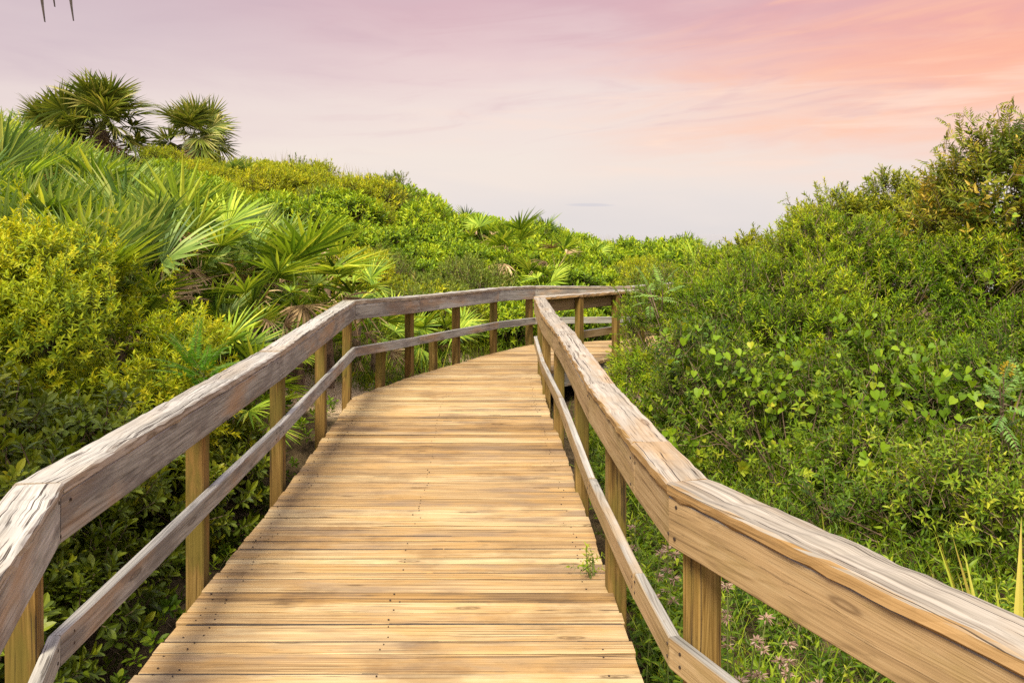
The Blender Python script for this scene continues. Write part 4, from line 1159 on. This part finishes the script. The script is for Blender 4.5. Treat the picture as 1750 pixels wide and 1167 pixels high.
# grass and weeds on the flat ground
def weeds():
    g = np.random.default_rng(65); b = Builder(); n = 9000
    Y = 1.6 + 7.4 * g.random(n) ** 1.5; X = .72 + 6.1 * g.random(n) ** 1.3; rx = np.interp(Y, RIGHT[:8, 1], RIGHT[:8, 0])
    keep = (X > rx + .16) & (X / Y < .85); X, Y = X[keep], Y[keep]
    P = np.stack([X, Y, ground(X, Y) + g.uniform(-.02, .16, len(X))], -1); d = nrm(np.array([0, 0, 1]) + g.normal(size=P.shape) * .45); wh = g.integers(0, 4, len(P))
    for k in range(4):
        s = wh == k; b.inst(SP_WEED[k], P[s], frames(d[s], g.normal(size=P[s].shape)), g.uniform(.5, 1.15, s.sum()), .40 + .18 * g.normal(size=s.sum()) + .15 * snoise(P[s] * 1.8, 1.0, 0))
    tag(b.build('weeds', [M_LWEED, M_GSTEM]), 'leafy weeds carpeting the ground beside the tan railing', 'weeds', None, 'stuff')
    b = Builder(); n = 9000
    Y = np.concatenate([g.uniform(2, 9, n), g.uniform(8.0, 13.4, n // 2)]); X = np.concatenate([g.uniform(.7, 6.5, n), g.uniform(-3.2, 1.6, n // 2)])
    rx = np.interp(Y, RIGHT[:8, 1], RIGHT[:8, 0]); lx_ = np.interp(Y, LEFT[:8, 1], LEFT[:8, 0])
    keep = ((X > rx + .16) & (Y < 9)) | ((X < lx_ - .16) & (Y > 7.9) & (np.hypot(X + 2.1, Y - 8.8) > .75)) | ((Y > 12.9) & (X < 1.4))
    keep &= (snoise(np.stack([X, Y, 0 * X], -1) * 1.5, 1.0, 2) > -.5)
    X, Y = X[keep], Y[keep]; m = len(X); P = np.stack([X, Y, ground(X, Y) - .02], -1); d = nrm(np.array([0, 0, 1]) + g.normal(size=P.shape) * .35)
    b.inst(GRASSB, P, frames(d, g.normal(size=P.shape)), g.uniform(.15, .42, m), .45 + .22 * g.normal(size=m))
    tag(b.build('grass', [M_GRASS]), 'thin grass at the foot of the railings and shrubs', 'grass', None, 'stuff')
    # the floor under the left bushes
    b = Builder(); n = 3600; Y = g.uniform(1.5, 13, n); X = g.uniform(-6.5, -1.0, n); lx_ = np.interp(Y, LEFT[:8, 1], LEFT[:8, 0])
    keep = (X < lx_ - .17) & (X / Y > -.8) & (np.hypot(X + 2.1, Y - 8.8) > .7); X, Y = X[keep], Y[keep]
    P = np.stack([X, Y, ground(X, Y) + g.uniform(-.02, .12, len(X))], -1); d = nrm(np.array([0, 0, 1]) + g.normal(size=P.shape) * .5); wh = g.integers(0, 4, len(P))
    for k in range(4):
        s = wh == k; b.inst(SP_OVAL[k], P[s], frames(d[s], g.normal(size=P[s].shape)), g.uniform(.6, 1.1, s.sum()), .38 + .18 * g.normal(size=s.sum()))
    tag(b.build('undergrowth', [M_LWEED, M_STEM]), 'leafy undergrowth covering the ground beneath the left shrubs and palmettos', 'undergrowth', None, 'stuff')


weeds()

# dry reeds on the skyline
def reed_mesh(seed):
    g = np.random.default_rng(seed); b = Builder(); m = 26
    P = np.concatenate([g.normal(size=(m, 2)) * .16, np.zeros((m, 1))], 1); d = nrm(np.array([0, 0, 1]) + g.normal(size=(m, 3)) * .18)
    b.inst(GRASSU, P, frames(d, g.normal(size=(m, 3))), g.uniform(.6, 1.1, m) * np.ones(m), .4 + .25 * g.normal(size=m))
    return b.mesh('dune_grass', [M_DRYGRASS])


RE = [reed_mesh(s) for s in (1, 2, 3)]
g = np.random.default_rng(66)
for i in range(46):
    px = g.uniform(480, 760) if i < 34 else g.uniform(960, 1120)
    Y = (20.6 + g.uniform(-.4, .8)) if i < 34 else g.uniform(23.5, 25.5)
    X = (px - 875) / F * Y; z = gz(X, Y)
    o = link('grass_tuft', RE[g.integers(3)], None, (X, Y, z + .25), g.uniform(0, 6), g.uniform(.7, 1.05))
    tag(o, 'thin tuft of dry grass standing up along the crest of the dune', 'grass tuft', 'dry grass tufts on the crest', 'thing')

# palm whose drooping frond tips hang into the top left corner
g = np.random.default_rng(68)
root = empty('cabbage_palm', (-3.9, 2.0, gz(-3.9, 2.0))); tag(root, 'palm of which only dark drooping frond tips hang into the top left corner', 'palm tree')
PH = 3.75
link('trunk', stump_mesh('cabbage_palm_trunk', PH, .19, .16, g, M_TRUNK, 16, 12, 30), root)
for i in range(18):
    a = i * 2.399; inc = R(10 + 80 * (i + .5) / 18); d = (math.cos(a) * math.sin(inc), math.sin(a) * math.sin(inc), math.cos(inc))
    if d[0] > .35 and d[1] > 0: continue
    place_frond(root, FR_CAB[i % 6], (0, 0, PH), d, 0, 1.2)
tips = Builder()
c0 = np.array([-3.9, 2.0, gz(-3.9, 2.0)])
for px, py, Y in ((76, 38, 3.1), (125, 36, 3.15), (93, 12, 3.2)):
    e = at(px, py, Y) - c0; s0 = e + [-.05, .02, .55]; mid = e * .5 + s0 * .5 + [-.012, 0, 0.0]
    for a_, c_, w0, w1 in ((s0, mid, .020, .016), (mid, e, .016, .001)):
        x_ = np.array([1.0, .2, 0])
        tips.add([a_ - x_ * w0, a_ + x_ * w0, c_ - x_ * w1, c_ + x_ * w1, a_ + [0, .012, 0], c_ + [0, .008, 0]], [(0, 1, 3), (0, 3, 2), (0, 4, 5), (0, 5, 2), (4, 1, 3), (4, 3, 5)], .1)
    tubes(tips, [np.array([0, 0, PH])], [s0], .012, TUBE3, 0, .2)
tips.build('frond', [bark_mat('dark_frond_tip', (.012, .009, .007, 1), (.03, .02, .014, 1))], root)
